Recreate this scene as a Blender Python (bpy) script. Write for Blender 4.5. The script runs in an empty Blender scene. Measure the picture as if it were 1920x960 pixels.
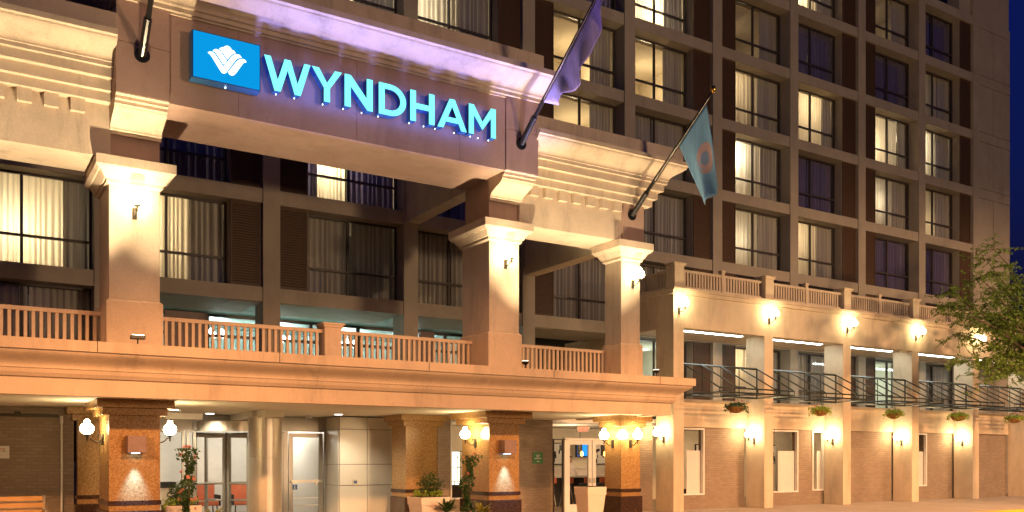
import bpy, math, random
from mathutils import Vector
R = math.radians
random.seed(7)
sc = bpy.context.scene
COL = sc.collection

# ---------------------------------------------------------------- camera
cam_d = bpy.data.cameras.new('camera'); cam = bpy.data.objects.new('camera', cam_d); COL.objects.link(cam)
cam.location = (0, 0, 1.75); cam.rotation_euler = (R(90), 0, R(-32.1))
cam_d.lens = 31.67; cam_d.sensor_width = 36; cam_d.shift_y = 0.1963; cam_d.clip_end = 2000; cam_d.clip_start = .1
sc.camera = cam
vs = sc.view_settings; vs.view_transform = 'Standard'; vs.look = 'None'; vs.gamma = 1; vs.exposure = .6
sc.cycles.use_denoising = True
sc.cycles.max_bounces = 7; sc.cycles.diffuse_bounces = 3; sc.cycles.glossy_bounces = 3
sc.cycles.transparent_max_bounces = 12; sc.cycles.sample_clamp_indirect = 4
sc.cycles.caustics_reflective = False; sc.cycles.caustics_refractive = False

# ---------------------------------------------------------------- materials
def nt(name):
    m = bpy.data.materials.new(name); m.use_nodes = True
    n = m.node_tree.nodes; n.clear()
    return m, n, m.node_tree.links
def pbsdf(n, l, col=None, rough=.7, metal=0., spec=.3):
    b = n.new('ShaderNodeBsdfPrincipled'); o = n.new('ShaderNodeOutputMaterial'); l.new(b.outputs[0], o.inputs[0])
    if col: b.inputs['Base Color'].default_value = (*col, 1)
    b.inputs['Roughness'].default_value = rough; b.inputs['Metallic'].default_value = metal
    b.inputs['Specular IOR Level'].default_value = spec
    return b
def wpos(n, l, scale=(1, 1, 1)):
    g = n.new('ShaderNodeNewGeometry'); mp = n.new('ShaderNodeMapping'); mp.inputs['Scale'].default_value = scale
    l.new(g.outputs['Position'], mp.inputs[0]); return mp.outputs[0]
def noise(n, l, vec, scale, detail=5, rough=.6):
    t = n.new('ShaderNodeTexNoise'); t.inputs['Scale'].default_value = scale
    t.inputs['Detail'].default_value = detail; t.inputs['Roughness'].default_value = rough
    l.new(vec, t.inputs['Vector']); return t.outputs['Fac']
def ramp(n, l, fac, stops):
    r = n.new('ShaderNodeValToRGB'); e = r.color_ramp.elements
    while len(e) > len(stops): e.remove(e[-1])
    while len(e) < len(stops): e.new(1)
    for i, (p, c) in enumerate(stops):
        e[i].position = p; e[i].color = (*c, 1) if len(c) == 3 else c
    l.new(fac, r.inputs[0]); return r.outputs[0]
def mixc(n, l, a, b, fac, mode='MIX'):
    m = n.new('ShaderNodeMix'); m.data_type = 'RGBA'; m.blend_type = mode
    for s, v in ((6, a), (7, b), (0, fac)):
        if hasattr(v, 'node'): l.new(v, m.inputs[s])
        else: m.inputs[s].default_value = (*v, 1) if isinstance(v, tuple) else v
    return m.outputs[2]
def bump(n, l, b, h, s=.3, d=.01):
    u = n.new('ShaderNodeBump'); u.inputs['Strength'].default_value = s; u.inputs['Distance'].default_value = d
    l.new(h, u.inputs['Height']); l.new(u.outputs[0], b.inputs['Normal'])
def mul(c, k): return tuple(x * k for x in c)

def stucco(name, col, var=.16, stain=.45, rough=.85):
    m, n, l = nt(name); b = pbsdf(n, l, rough=rough, spec=.2)
    p = wpos(n, l)
    a = noise(n, l, p, .9, 6, .62); c1 = ramp(n, l, a, [(.3, mul(col, 1 - var)), (.7, mul(col, 1 + var * .6))])
    g = noise(n, l, p, 38, 3); c2 = mixc(n, l, c1, ramp(n, l, g, [(.35, (.8, .8, .8)), (.6, (1, 1, 1))]), .5, 'MULTIPLY')
    s = noise(n, l, wpos(n, l, (2.2, 2.2, .45)), 1.0, 8, .72)
    c3 = mixc(n, l, c2, ramp(n, l, s, [(.5, (1, 1, 1)), (.62, (1 - stain * .35,) * 3), (.75, (1 - stain,) * 3)]), .8, 'MULTIPLY')
    l.new(c3, b.inputs['Base Color'])
    bump(n, l, b, noise(n, l, p, 60, 4), .2, .0015)
    return m
def plain(name, col, rough=.5, metal=0., spec=.4, var=.1, sc_=6):
    m, n, l = nt(name); b = pbsdf(n, l, rough=rough, metal=metal, spec=spec)
    a = noise(n, l, wpos(n, l), sc_, 4)
    l.new(ramp(n, l, a, [(.3, mul(col, 1 - var)), (.7, mul(col, 1 + var))]), b.inputs['Base Color'])
    return m
def emit(name, col, s):
    m, n, l = nt(name); e = n.new('ShaderNodeEmission'); o = n.new('ShaderNodeOutputMaterial')
    e.inputs[0].default_value = (*col, 1); e.inputs[1].default_value = s; l.new(e.outputs[0], o.inputs[0]); return m
def granite(name, base, dark, light, rough=.22):
    m, n, l = nt(name); b = pbsdf(n, l, rough=rough, spec=.5)
    p = wpos(n, l); v = n.new('ShaderNodeTexVoronoi'); v.inputs['Scale'].default_value = 70; l.new(p, v.inputs['Vector'])
    sep = n.new('ShaderNodeSeparateColor'); l.new(v.outputs['Color'], sep.inputs[0])
    c = ramp(n, l, sep.outputs[0], [(.0, dark), (.22, base), (.6, base), (.85, light)])
    a = noise(n, l, p, 22, 5, .7); c = mixc(n, l, c, ramp(n, l, a, [(.38, (.6, .55, .5)), (.5, (1, 1, 1))]), .6, 'MULTIPLY')
    l.new(c, b.inputs['Base Color']); return m
def brick(name, col):
    m, n, l = nt(name); b = pbsdf(n, l, rough=.8, spec=.2)
    g = n.new('ShaderNodeNewGeometry'); sp = n.new('ShaderNodeSeparateXYZ'); l.new(g.outputs['Position'], sp.inputs[0])
    ad = n.new('ShaderNodeMath'); l.new(sp.outputs[0], ad.inputs[0]); l.new(sp.outputs[1], ad.inputs[1])
    cb = n.new('ShaderNodeCombineXYZ'); l.new(ad.outputs[0], cb.inputs[0]); l.new(sp.outputs[2], cb.inputs[1])
    t = n.new('ShaderNodeTexBrick'); l.new(cb.outputs[0], t.inputs[0])
    t.inputs['Scale'].default_value = 1; t.inputs['Brick Width'].default_value = .22; t.inputs['Row Height'].default_value = .075
    t.inputs['Mortar Size'].default_value = .011; t.inputs['Mortar Smooth'].default_value = .4
    t.inputs['Color1'].default_value = (*mul(col, .9), 1); t.inputs['Color2'].default_value = (*mul(col, 1.08), 1)
    t.inputs['Mortar'].default_value = (*mul(col, .88), 1)
    a = noise(n, l, wpos(n, l), 1.7, 6); c = mixc(n, l, t.outputs[0], ramp(n, l, a, [(.35, (.84, .84, .84)), (.65, (1, 1, 1))]), .8, 'MULTIPLY')
    l.new(c, b.inputs['Base Color'])
    inv = n.new('ShaderNodeMath'); inv.operation = 'SUBTRACT'; inv.inputs[0].default_value = 1; l.new(t.outputs['Fac'], inv.inputs[1])
    bump(n, l, b, inv.outputs[0], .8, .012); return m
def glassm(name, tint=(1, 1, 1), base=.06):
    m, n, l = nt(name); o = n.new('ShaderNodeOutputMaterial')
    t = n.new('ShaderNodeBsdfTransparent'); t.inputs[0].default_value = (*tint, 1)
    g = n.new('ShaderNodeBsdfGlossy'); g.inputs['Roughness'].default_value = .02
    lw = n.new('ShaderNodeLayerWeight'); pw = n.new('ShaderNodeMath'); pw.operation = 'POWER'; l.new(lw.outputs['Facing'], pw.inputs[0]); pw.inputs[1].default_value = 4
    f = n.new('ShaderNodeMath'); f.operation = 'MULTIPLY_ADD'; l.new(pw.outputs[0], f.inputs[0]); f.inputs[1].default_value = .8; f.inputs[2].default_value = .03
    x = n.new('ShaderNodeMixShader'); l.new(f.outputs[0], x.inputs[0]); l.new(t.outputs[0], x.inputs[1]); l.new(g.outputs[0], x.inputs[2])
    l.new(x.outputs[0], o.inputs[0]); return m
def cloth(name, col, trans=.6):
    m, n, l = nt(name); o = n.new('ShaderNodeOutputMaterial')
    c = ramp(n, l, noise(n, l, wpos(n, l, (14, 14, .35)), 1.5, 4), [(.3, mul(col, .72)), (.7, col)])
    d = n.new('ShaderNodeBsdfDiffuse'); t = n.new('ShaderNodeBsdfTranslucent'); l.new(c, d.inputs[0]); l.new(c, t.inputs[0])
    x = n.new('ShaderNodeMixShader'); x.inputs[0].default_value = trans
    l.new(d.outputs[0], x.inputs[1]); l.new(t.outputs[0], x.inputs[2]); l.new(x.outputs[0], o.inputs[0]); return m
def leafm(name, c1, c2):
    m, n, l = nt(name); o = n.new('ShaderNodeOutputMaterial')
    c = ramp(n, l, noise(n, l, wpos(n, l), 5, 5, .7), [(.35, c1), (.65, c2)])
    d = n.new('ShaderNodeBsdfPrincipled'); d.inputs['Roughness'].default_value = .5; l.new(c, d.inputs['Base Color'])
    t = n.new('ShaderNodeBsdfTranslucent'); l.new(c, t.inputs[0])
    x = n.new('ShaderNodeMixShader'); x.inputs[0].default_value = .35
    l.new(d.outputs[0], x.inputs[1]); l.new(t.outputs[0], x.inputs[2]); l.new(x.outputs[0], o.inputs[0]); return m
def woodm(name, col):
    m, n, l = nt(name); b = pbsdf(n, l, rough=.5)
    l.new(ramp(n, l, noise(n, l, wpos(n, l, (1.2, 8, 14)), 3, 5), [(.3, mul(col, .7)), (.7, col)]), b.inputs['Base Color']); return m

M = dict(
    stone=stucco('portico_stone', (.56, .45, .345), .18, .55), stone2=stucco('fascia_stone', (.40, .27, .22), .14, .4),
    pale=stucco('wing_stucco', (.68, .56, .40), .15, .5), conc=stucco('tower_concrete', (.37, .325, .255), .12, .3),
    canopy=stucco('canopy_stone', (.60, .46, .33), .13, .5),
    granite=granite('tan_granite', (.34, .19, .07), (.22, .11, .035), (.44, .28, .12)),
    dgranite=granite('brown_granite', (.045, .024, .018), (.015, .008, .006), (.08, .045, .03), .15),
    brick=brick('painted_brick', (.32, .245, .18)), ceil=plain('ceiling_paint', (.72, .68, .56), .8, var=.03),
    teal=plain('teal_ceiling', (.30, .42, .38), .8, var=.15, sc_=3), white=plain('white_paint', (.75, .73, .68), .5, var=.04),
    cream=plain('cream_wall', (.75, .66, .5), .8, var=.05),
    louver=plain('brown_louver', (.085, .05, .03), .5, spec=.3), frame=plain('bronze_frame', (.05, .04, .035), .4, spec=.5),
    black=plain('black_metal', (.015, .014, .014), .3, .3, .5), bronze=plain('bronze_metal', (.06, .05, .035), .45, .5),
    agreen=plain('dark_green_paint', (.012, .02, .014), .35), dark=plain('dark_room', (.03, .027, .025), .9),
    steel=plain('brushed_steel', (.58, .52, .42), .42, .75, .5, var=.04), steelp=plain('steel_panel', (.36, .33, .28), .4, .5, .5, var=.05),
    tile=plain('stone_tile', (.66, .62, .52), .35, var=.04, sc_=2), glass=glassm('clear_glass'),
    sheer=cloth('sheer_curtain', (.85, .78, .62), .65), drape=cloth('grey_drape', (.42, .40, .36), .12),
    pdrape=cloth('sky_tinted_drape', (.17, .15, .27), .3),  # purple-blue of the evening sky light is put into this drape colour
    asphalt=stucco('asphalt', (.055, .05, .048), .2, .3), pave=stucco('paving', (.46, .36, .27), .12, .3),
    ypaint=plain('yellow_paint', (.75, .5, .05), .6, var=.15), orange=plain('orange_fabric', (.55, .15, .07), .8),
    leaf=leafm('tree_leaf', (.08, .15, .02), (.19, .28, .04)), dleaf=leafm('dark_leaf', (.02, .055, .012), (.06, .13, .03)),
    lime=leafm('lime_leaf', (.22, .33, .03), (.38, .5, .06)), flower=leafm('pink_petal', (.6, .2, .15), (.8, .35, .25)),
    yleaf=leafm('striped_leaf', (.12, .16, .03), (.5, .42, .08)), bark=plain('bark', (.09, .065, .045), .9, var=.3),
    coir=plain('coir_liner', (.30, .14, .04), .95, var=.3, sc_=30), wood=woodm('slat_wood', (.55, .30, .11)),
    plant=plain('planter_plaster', (.80, .68, .56), .6, var=.04), boxm=plain('taupe_metal', (.24, .15, .125), .5),
    gold=plain('gold_finial', (.6, .33, .06), .25, 1.), soil=plain('soil', (.03, .02, .015), .95),
    signblue=plain('sign_return_blue', (.02, .09, .22), .4), skin=plain('skin', (.45, .25, .18), .6), hair=plain('hair', (.02, .015, .012), .7),
    shirt=plain('white_shirt', (.7, .6, .55), .8), green=plain('sign_green', (.06, .22, .08), .5), floor=plain('interior_floor', (.25, .17, .1), .4, var=.15),
    globe=emit('lamp_globe', (1, .76, .40), 62), tube=emit('fluorescent', (.9, 1, .95), 15), down=emit('downlight', (1, .95, .85), 7),
    led=emit('led_white', (.6, .8, 1), 5), bulb=emit('chandelier_bulb', (.9, 1, 1), 32), amber=emit('pendant_amber', (1, .45, .08), 5),
    floodlens=emit('flood_lens', (1, .8, .55), 9), letter=emit('letter_face', (.19, .93, 1.0), 1.05), logo=emit('logo_white', (.9, 1, 1), 1.6),
    signface=emit('sign_face', (.003, .33, .80), .66), tv=emit('tv_screen', (.02, .25, .9), 1.2), exitm=emit('exit_red', (1, .12, .05), 2),
    litwin=emit('lantern_glass', (1, .9, .68), 1.8),
)

# ---------------------------------------------------------------- mesh builder
class MB:
    def __init__(s): s.v = []; s.f = []
    def box(s, x0, x1, y0, y1, z0, z1):
        k = len(s.v)
        s.v += [(x0, y0, z0), (x1, y0, z0), (x1, y1, z0), (x0, y1, z0), (x0, y0, z1), (x1, y0, z1), (x1, y1, z1), (x0, y1, z1)]
        s.f += [(k, k+3, k+2, k+1), (k+4, k+5, k+6, k+7), (k, k+1, k+5, k+4), (k+1, k+2, k+6, k+5), (k+2, k+3, k+7, k+6), (k+3, k, k+4, k+7)]
        return s
    def taper(s, cx, cy, a, b, z0, z1):      # square frustum, half sizes a (bottom) and b (top)
        k = len(s.v)
        s.v += [(cx-a, cy-a, z0), (cx+a, cy-a, z0), (cx+a, cy+a, z0), (cx-a, cy+a, z0), (cx-b, cy-b, z1), (cx+b, cy-b, z1), (cx+b, cy+b, z1), (cx-b, cy+b, z1)]
        s.f += [(k, k+3, k+2, k+1), (k+4, k+5, k+6, k+7), (k, k+1, k+5, k+4), (k+1, k+2, k+6, k+5), (k+2, k+3, k+7, k+6), (k+3, k, k+4, k+7)]
        return s
    def frus(s, x0, x1, y0, y1, z0, z1, e0, e1):   # box whose bottom grows by e0 and top by e1
        k = len(s.v)
        for e, z in ((e0, z0), (e1, z1)): s.v += [(x0-e, y0-e, z), (x1+e, y0-e, z), (x1+e, y1+e, z), (x0-e, y1+e, z)]
        s.f += [(k, k+3, k+2, k+1), (k+4, k+5, k+6, k+7), (k, k+1, k+5, k+4), (k+1, k+2, k+6, k+5), (k+2, k+3, k+7, k+6), (k+3, k, k+4, k+7)]
        return s
    def bar(s, a, b, r, n=6, r2=None):
        a = Vector(a); b = Vector(b); d = (b - a).normalized(); r2 = r if r2 is None else r2
        u = d.orthogonal().normalized(); w = d.cross(u); k = len(s.v)
        for p, q in ((a, r), (b, r2)):
            for i in range(n):
                t = 2 * math.pi * (i + .5) / n; s.v.append(tuple(p + u * math.cos(t) * q + w * math.sin(t) * q))
        s.f.append(tuple(range(k + n - 1, k - 1, -1))); s.f.append(tuple(range(k + n, k + 2 * n)))
        for i in range(n): j = (i + 1) % n; s.f.append((k + i, k + j, k + n + j, k + n + i))
        return s
    def tube(s, pts, r, n=6):
        for a, b in zip(pts, pts[1:]): s.bar(a, b, r, n)
        return s
    def lathe(s, prof, cx=0, cy=0, n=16):
        k = len(s.v); m = len(prof)
        for r, z in prof:
            for i in range(n): t = 2 * math.pi * i / n; s.v.append((cx + r * math.cos(t), cy + r * math.sin(t), z))
        for j in range(m - 1):
            for i in range(n): q = (i + 1) % n; s.f.append((k + j*n + i, k + j*n + q, k + (j+1)*n + q, k + (j+1)*n + i))
        s.f.append(tuple(range(k + n - 1, k - 1, -1))); s.f.append(tuple(range(k + (m-1)*n, k + m*n)))
        return s
    def sweep(s, path, prof):                 # path [(x,y,mx,my)], prof [(p,z)] closed loop
        k = len(s.v); m = len(prof)
        for x, y, mx, my in path:
            for p, z in prof: s.v.append((x + mx * p, y + my * p, z))
        for j in range(len(path) - 1):
            for i in range(m): q = (i + 1) % m; s.f.append((k + j*m + i, k + j*m + q, k + (j+1)*m + q, k + (j+1)*m + i))
        s.f.append(tuple(range(k, k + m))); s.f.append(tuple(range(k + (len(path)-1)*m + m - 1, k + (len(path)-1)*m - 1, -1)))
        return s
    def prism(s, pts, y0, y1):                # outline in x,z pushed through y
        k = len(s.v); n = len(pts)
        s.v += [(x, y0, z) for x, z in pts] + [(x, y1, z) for x, z in pts]
        s.f.append(tuple(range(k, k + n))); s.f.append(tuple(range(k + 2*n - 1, k + n - 1, -1)))
        for i in range(n): j = (i + 1) % n; s.f.append((k + i, k + n + i, k + n + j, k + j))
        return s
    def leaf(s, c, size, asp=.5):
        k = len(s.v); d = Vector([random.gauss(0, 1) for _ in range(3)]).normalized(); u = d.orthogonal().normalized()
        a = random.random() * 6.28; w = d.cross(u); u2 = u * math.cos(a) + w * math.sin(a); w2 = d.cross(u2); c = Vector(c)
        L = size * random.uniform(.7, 1.3)
        s.v += [tuple(c - u2*L), tuple(c + w2*L*asp), tuple(c + u2*L), tuple(c - w2*L*asp)]; s.f.append((k, k+1, k+2, k+3)); return s
    def obj(s, name, mat, parent=None, smooth=False, bev=0):
        off = Vector(parent['_r']) if parent is not None else Vector((0, 0, 0))
        me = bpy.data.meshes.new(name); me.from_pydata([tuple(Vector(v) - off) for v in s.v], [], s.f); me.update()
        import bmesh
        bm = bmesh.new(); bm.from_mesh(me); bmesh.ops.recalc_face_normals(bm, faces=bm.faces); bm.to_mesh(me); bm.free()
        me.materials.append(M[mat] if isinstance(mat, str) else mat)
        if smooth:
            for p in me.polygons: p.use_smooth = True
        o = bpy.data.objects.new(name, me); COL.objects.link(o)
        if parent is not None: o.parent = parent; o['_r'] = tuple(off)
        else: o['_r'] = (0, 0, 0)
        if bev:
            b = o.modifiers.new('bevel', 'BEVEL'); b.width = bev; b.segments = 2; b.limit_method = 'ANGLE'
        return o
def thing(name, label, cat, loc, group=None, rz=0):
    o = bpy.data.objects.new(name, None); COL.objects.link(o); o.location = loc; o.rotation_euler = (0, 0, rz)
    o['label'] = label; o['category'] = cat; o['_r'] = tuple(loc); o.empty_display_size = .2
    if group: o['group'] = group
    return o
def dup(root, loc, rz, label, group=None):
    def cp(o, par):
        c = o.copy(); COL.objects.link(c)
        if par is not None: c.parent = par
        for ch in [x for x in bpy.data.objects if x.parent == o]: cp(ch, c)
        return c
    r = cp(root, None); r.location = loc; r.rotation_euler = (0, 0, rz); r['label'] = label
    if group: r['group'] = group
    return r
def struct(mb, name, mat):
    o = mb.obj(name, mat); o['kind'] = 'structure'; return o
def clone(o, parent):
    c = o.copy(); COL.objects.link(c); c.parent = parent; return c
def light(kind, name, loc, power, col, **kw):
    d = bpy.data.lights.new(name, kind); d.energy = power; d.color = col
    o = bpy.data.objects.new(name, d); COL.objects.link(o); o.location = loc
    if 'to' in kw: o.rotation_euler = (Vector(kw.pop('to')) - Vector(loc)).to_track_quat('-Z', 'Y').to_euler()
    for k, v in kw.items(): setattr(d, k, v)
    return o

# ---------------------------------------------------------------- setting
struct(MB().box(-300, 400, -300, 400, -.6, -.15), 'ground', 'asphalt')
struct(MB().box(-120, 160, 3, 16.35, -.149, -.14), 'road', 'asphalt')
struct(MB().box(-60, 90, 16.5, 23.9, -.14, 0), 'pavement', 'pave')
struct(MB().box(-60, 90, 16.35, 16.497, -.14, .004), 'kerb', 'ypaint')
struct(MB().box(-6, 40, 23.9, 30, -.14, -.004), 'interior_ground', 'floor')

# ================================================================ TOWER
PC = lambda k: 19.79 + 4.13 * k
ZL = lambda L: 6.335 + 2.645 * (L - 3)
tower = thing('hotel_tower', 'tall concrete hotel tower with a grid of recessed windows and dark louver panels', 'building', (17.7, 24, 0))
def bayx(k):
    a = PC(k) + .23; b = PC(k + 1) - .23
    return (a, a + 2.83, a + 2.83, b) if k % 2 == 0 else (b - 2.83, b, a, b - 2.83)   # window x0,x1, panel x0,x1
for k in range(-6, 6):
    MB().box(PC(k) - .23, PC(k) + .23, 23.95, 24.7, 0, 26.5).obj('pier', 'conc', tower)
for k in range(-6, 5):
    wx0, wx1, px0, px1 = bayx(k)
    MB().box(px0, px1, 24.12, 24.7, 5.9 if -5 < k < 0 else 3.3, 26.5).obj('jamb', 'conc', tower)
sp_cache = {}
for L in range(2, 10):
    for k in range(-6, 5):
        if L == 2 and -5 < k < 0: continue
        if L == 9 and k < -2: continue
        a = PC(k) + .23; b = PC(k + 1) - .23; z = ZL(L)
        # beam with a sloping sill
        k0 = MB(); k0.v = [(a, 23.99, z-.42), (b, 23.99, z-.42), (b, 26.2, z-.42), (a, 26.2, z-.42), (a, 23.99, z-.03), (b, 23.99, z-.03), (b, 24.44, z), (a, 24.44, z), (b, 26.2, z), (a, 26.2, z)]
        k0.f = [(0, 3, 2, 1), (0, 1, 5, 4), (4, 5, 6, 7), (7, 6, 8, 9), (1, 2, 8, 6, 5), (0, 4, 7, 9, 3), (3, 9, 8, 2)]
        k0.obj('spandrel', 'conc', tower)
# end wall of joined concrete slabs
ew = MB(); ew.box(40.65, 43.3, 24.03, 40, 0, 26.5)
for L in range(1, 10):
    z = ZL(L)
    for x0, x1 in ((40.66, 41.9), (41.93, 43.32)):
        ew.box(x0, x1, 23.99, 24.028, z - 2.645 + .03, z - .45); 
    ew.box(40.66, 43.32, 23.985, 24.028, z - .42, z)
ew.obj('end_wall', 'conc', tower)
MB().box(-6, 40.6, 27.8, 28.2, 6.21, 26.5).obj('dark_back_panel', 'dark', tower)  # near-black sheet behind the windows, painting the darkness of unlit rooms
MB().box(-6, 3.1, 27.8, 28.2, 3.3, 6.2).obj('dark_back_panel', 'dark', tower)
MB().box(16.05, 40.6, 27.8, 28.2, 3.3, 6.2).obj('dark_back_panel', 'dark', tower)

WH = 2.225; WW = 2.83
def frame_mesh(x0, x1, y, z0, z1, t=.055, d=.07, mull=None, rail=None):
    m = MB(); m.box(x0, x1, y, y+d, z0, z0+t); m.box(x0, x1, y, y+d, z1-t, z1); m.box(x0, x0+t, y, y+d, z0+t, z1-t); m.box(x1-t, x1, y, y+d, z0+t, z1-t)
    mu = sorted(mull or [])
    for q in mu: m.box(q-t*.6, q+t*.6, y-.005, y+d, z0+t, z1-t)
    if rail: m.box(x0+t, x1-t, y-.012, y+d-.01, rail-t*.55, rail+t*.55)
    return m
def curtain_mesh(x0, x1, y, z0, z1, wl=.15, amp=.035, sd=0):
    rnd = random.Random(sd); m = MB(); n = max(8, int((x1 - x0) / wl * 7)); ph = rnd.random() * 6; rows = 5
    for j in range(rows):
        z = z0 + (z1 - z0) * j / (rows - 1); am = amp * (.75 + .5 * (1 - j / (rows - 1)))
        for i in range(n + 1):
            x = x0 + (x1 - x0) * i / n; w = x / wl * 6.283
            m.v.append((x, y + am * math.sin(w + ph + .9 * math.sin(w * .23)) + am * .4 * math.sin(w * .37 + j * .2), z))
    for j in range(rows - 1):
        for i in range(n): a = j*(n+1) + i; m.f.append((a, a+1, a+n+2, a+n+1))
    return m
def louver_mesh(x0, x1, y, z0, z1, step=.07):
    m = MB(); m.box(x0, x1, y+.03, y+.05, z0, z1)
    for a, b, c, d in ((x0, x1, z0, z0+.04), (x0, x1, z1-.04, z1), (x0, x0+.04, z0+.04, z1-.04), (x1-.04, x1, z0+.04, z1-.04)): m.box(a, b, y, y+.03, c, d)
    z = z0 + .06
    while z < z1 - .1:
        k = len(m.v); m.v += [(x0+.04, y+.004, z), (x1-.04, y+.004, z), (x1-.04, y+.029, z+.045), (x0+.04, y+.029, z+.045), (x0+.04, y+.004, z+.012), (x1-.04, y+.004, z+.012)]
        m.f += [(k, k+1, k+2, k+3), (k+4, k+3, k+2, k+5), (k, k+4, k+5, k+1)]; z += step
    return m
# states: bright, medium, dim, plain (drapes tinted with sky light), room
ST = {(-5,3):('B',60),(-5,2):('D',0),(-4,3):('B',60),(-4,4):('P',0),(-3,4):('S',60),(-3,3):('D',0),(-3,6):('B',60),(-3,5):('P',0),
      (-2,3):('D',0),(-2,4):('P',0),(-2,6):('B',26),(-2,5):('M',14),(-2,7):('M',14),(-1,3):('D',0),(-1,4):('D',0),(-1,5):('R',34),(-1,6):('R',34),(-1,7):('P',0),
      (0,2):('G',0),(0,3):('D',0),(0,4):('D',0),(0,5):('D',0),(0,6):('R',34),(0,7):('B',60),(0,8):('M',14),
      (1,2):('M',22),(1,3):('P',0),(1,4):('M',15),(1,5):('B',50),(1,6):('M',18),(1,7):('R',4),(1,8):('P',0),
      (2,2):('D',0),(2,3):('P',0),(2,4):('B',36),(2,5):('P',0),(2,6):('B',48),(2,7):('P',1),(2,8):('B',50),
      (3,2):('G',0),(3,3):('P',0),(3,4):('P',0),(3,5):('M',8),(3,6):('B',48),(3,7):('P',0),(3,8):('R',4),
      (4,2):('D',0),(4,3):('P',0),(4,4):('P',0),(4,5):('M',9),(4,6):('B',42),(4,7):('M',3),(4,8):('P',0)}
protos = {}
def cached(key, fn, mat, name, parent, x, z):
    """part whose mesh is built once at x=0,z=0 and shared"""
    if key not in protos:
        me = fn(); protos[key] = me.obj(name, mat, None); ob = protos[key]; ob['_first'] = 1
    else:
        ob = protos[key].copy(); COL.objects.link(ob)
    ob.parent = parent
    base = parent['_abs'] if '_abs' in parent else parent['_r']
    ob.location = (x - base[0], -base[1], z - base[2]); ob['_abs'] = (x, 0., z); ob['_r'] = (x, 0., z)
    return ob
for L in range(2, 9):
    for k in range(-6, 5):
        if L == 2 and -5 < k < 0: continue
        wx0, wx1, px0, px1 = bayx(k); z = ZL(L); s, pw = ST.get((k, L), ('P', 0))
        w = cached('frame', lambda: frame_mesh(0, WW, 24.45, .0, WH, mull=[1.3], rail=.72), 'frame', 'window', tower, wx0, z)
        cached('pane', lambda: MB().box(.06, WW-.06, 24.49, 24.498, .06, WH-.06), 'glass', 'pane', w, wx0, z)
        cached('louver', lambda: louver_mesh(.01, .81, 24.07, .0, WH), 'louver', 'louver_panel', tower, px0, z)
        r = random.Random(k * 31 + L)
        if s in 'BM':
            vv = r.randrange(5); xe = (1.95, 1.6, 1.95, 2.25, 1.75)[vv]
            cached('sheer%d' % vv, lambda: curtain_mesh(.05 if vv != 4 else .3, xe, 24.68, .02, WH, (.12, .15, .10, .13, .17)[vv], (.02, .03, .015, .025, .035)[vv], vv), 'sheer', 'curtain', w, wx0, z)
            cached('drape%d' % vv, lambda: curtain_mesh(xe-.05, WW-.03, 24.62, .02, WH, .17, .045, 20 + vv), 'drape', 'curtain', w, wx0, z)
            light('POINT', 'room_lamp', (wx0 + r.uniform(.4, 1.7), r.uniform(25.2, 25.9), z + r.uniform(.7, 1.9)), pw * r.uniform(1.7, 3.0), r.choice([(1, .81, .53), (1, .86, .64), (1, .76, .46)]), shadow_soft_size=.25)
        elif s == 'S':
            cached('sheer_thin', lambda: curtain_mesh(.3, 1.3, 24.68, .02, WH, .12, .02, 5), 'sheer', 'curtain', w, wx0, z)
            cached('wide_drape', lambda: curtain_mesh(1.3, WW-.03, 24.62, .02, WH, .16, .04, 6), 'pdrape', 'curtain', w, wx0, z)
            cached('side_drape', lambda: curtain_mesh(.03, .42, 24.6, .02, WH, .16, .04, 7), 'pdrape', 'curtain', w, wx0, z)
            light('POINT', 'room_lamp', (wx0 + .8, 25.4, z + 1.3), pw * 2.5, (1, .81, .53), shadow_soft_size=.2)
        elif s == 'D':
            cached('dim', lambda: curtain_mesh(.03, WW*.51, 24.66, .02, WH, .16, .04, 3), 'drape', 'curtain', w, wx0, z)
            cached('dim2', lambda: curtain_mesh(WW*.52, WW-.03, 24.66, .02, WH, .16, .04, 9), 'drape', 'curtain', w, wx0, z)
            if (k, L) in ((-3, 3), (0, 4)): light('POINT', 'room_lamp', (wx0 + 1.3, 26.2, z + 1.2), 20, (1, .81, .53), shadow_soft_size=.2)
        elif s == 'P':
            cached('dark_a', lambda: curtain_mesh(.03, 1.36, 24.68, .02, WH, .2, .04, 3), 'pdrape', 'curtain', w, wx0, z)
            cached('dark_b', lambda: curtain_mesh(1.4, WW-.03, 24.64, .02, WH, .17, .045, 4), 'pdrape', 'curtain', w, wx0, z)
            if pw: light('POINT', 'room_lamp', (wx0 + 1.38, 26.6, z + 1.3), 14, (1, .81, .53), shadow_soft_size=.2)
        elif s in 'RG':
            cached('rdrape', lambda: curtain_mesh(1.85, WW-.03, 24.64, .02, WH, .14, .045, 8), 'drape', 'curtain', w, wx0, z)
            cached('rdrape2', lambda: curtain_mesh(.03, .3, 24.64, .02, WH, .14, .045, 8), 'drape', 'curtain', w, wx0, z)
            def room():
                m = MB(); m.box(-.2, 3.2, 26.18, 27.7, 2.2, 2.32); m.box(-.2, 3.2, 27.6, 27.7, 0, 2.2); m.box(-.3, -.2, 24.75, 27.7, 0, 2.32)
                m.box(3.2, 3.3, 24.75, 27.7, 0, 2.32); m.box(-.2, 1.1, 27.0, 27.58, 0, 2.0); m.box(-.2, 3.2, 24.75, 26.18, 2.19, 2.22); return m
            cached('room', room, 'cream', 'room_wall', w, wx0, z)
            c = (.75, 1, .95) if s == 'G' else (1, .76, .42)
            light('POINT', 'room_lamp', (wx0 + 2.2, 26.0, z + 1.25), (pw or 30) * .9, c, shadow_soft_size=.2)

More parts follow.
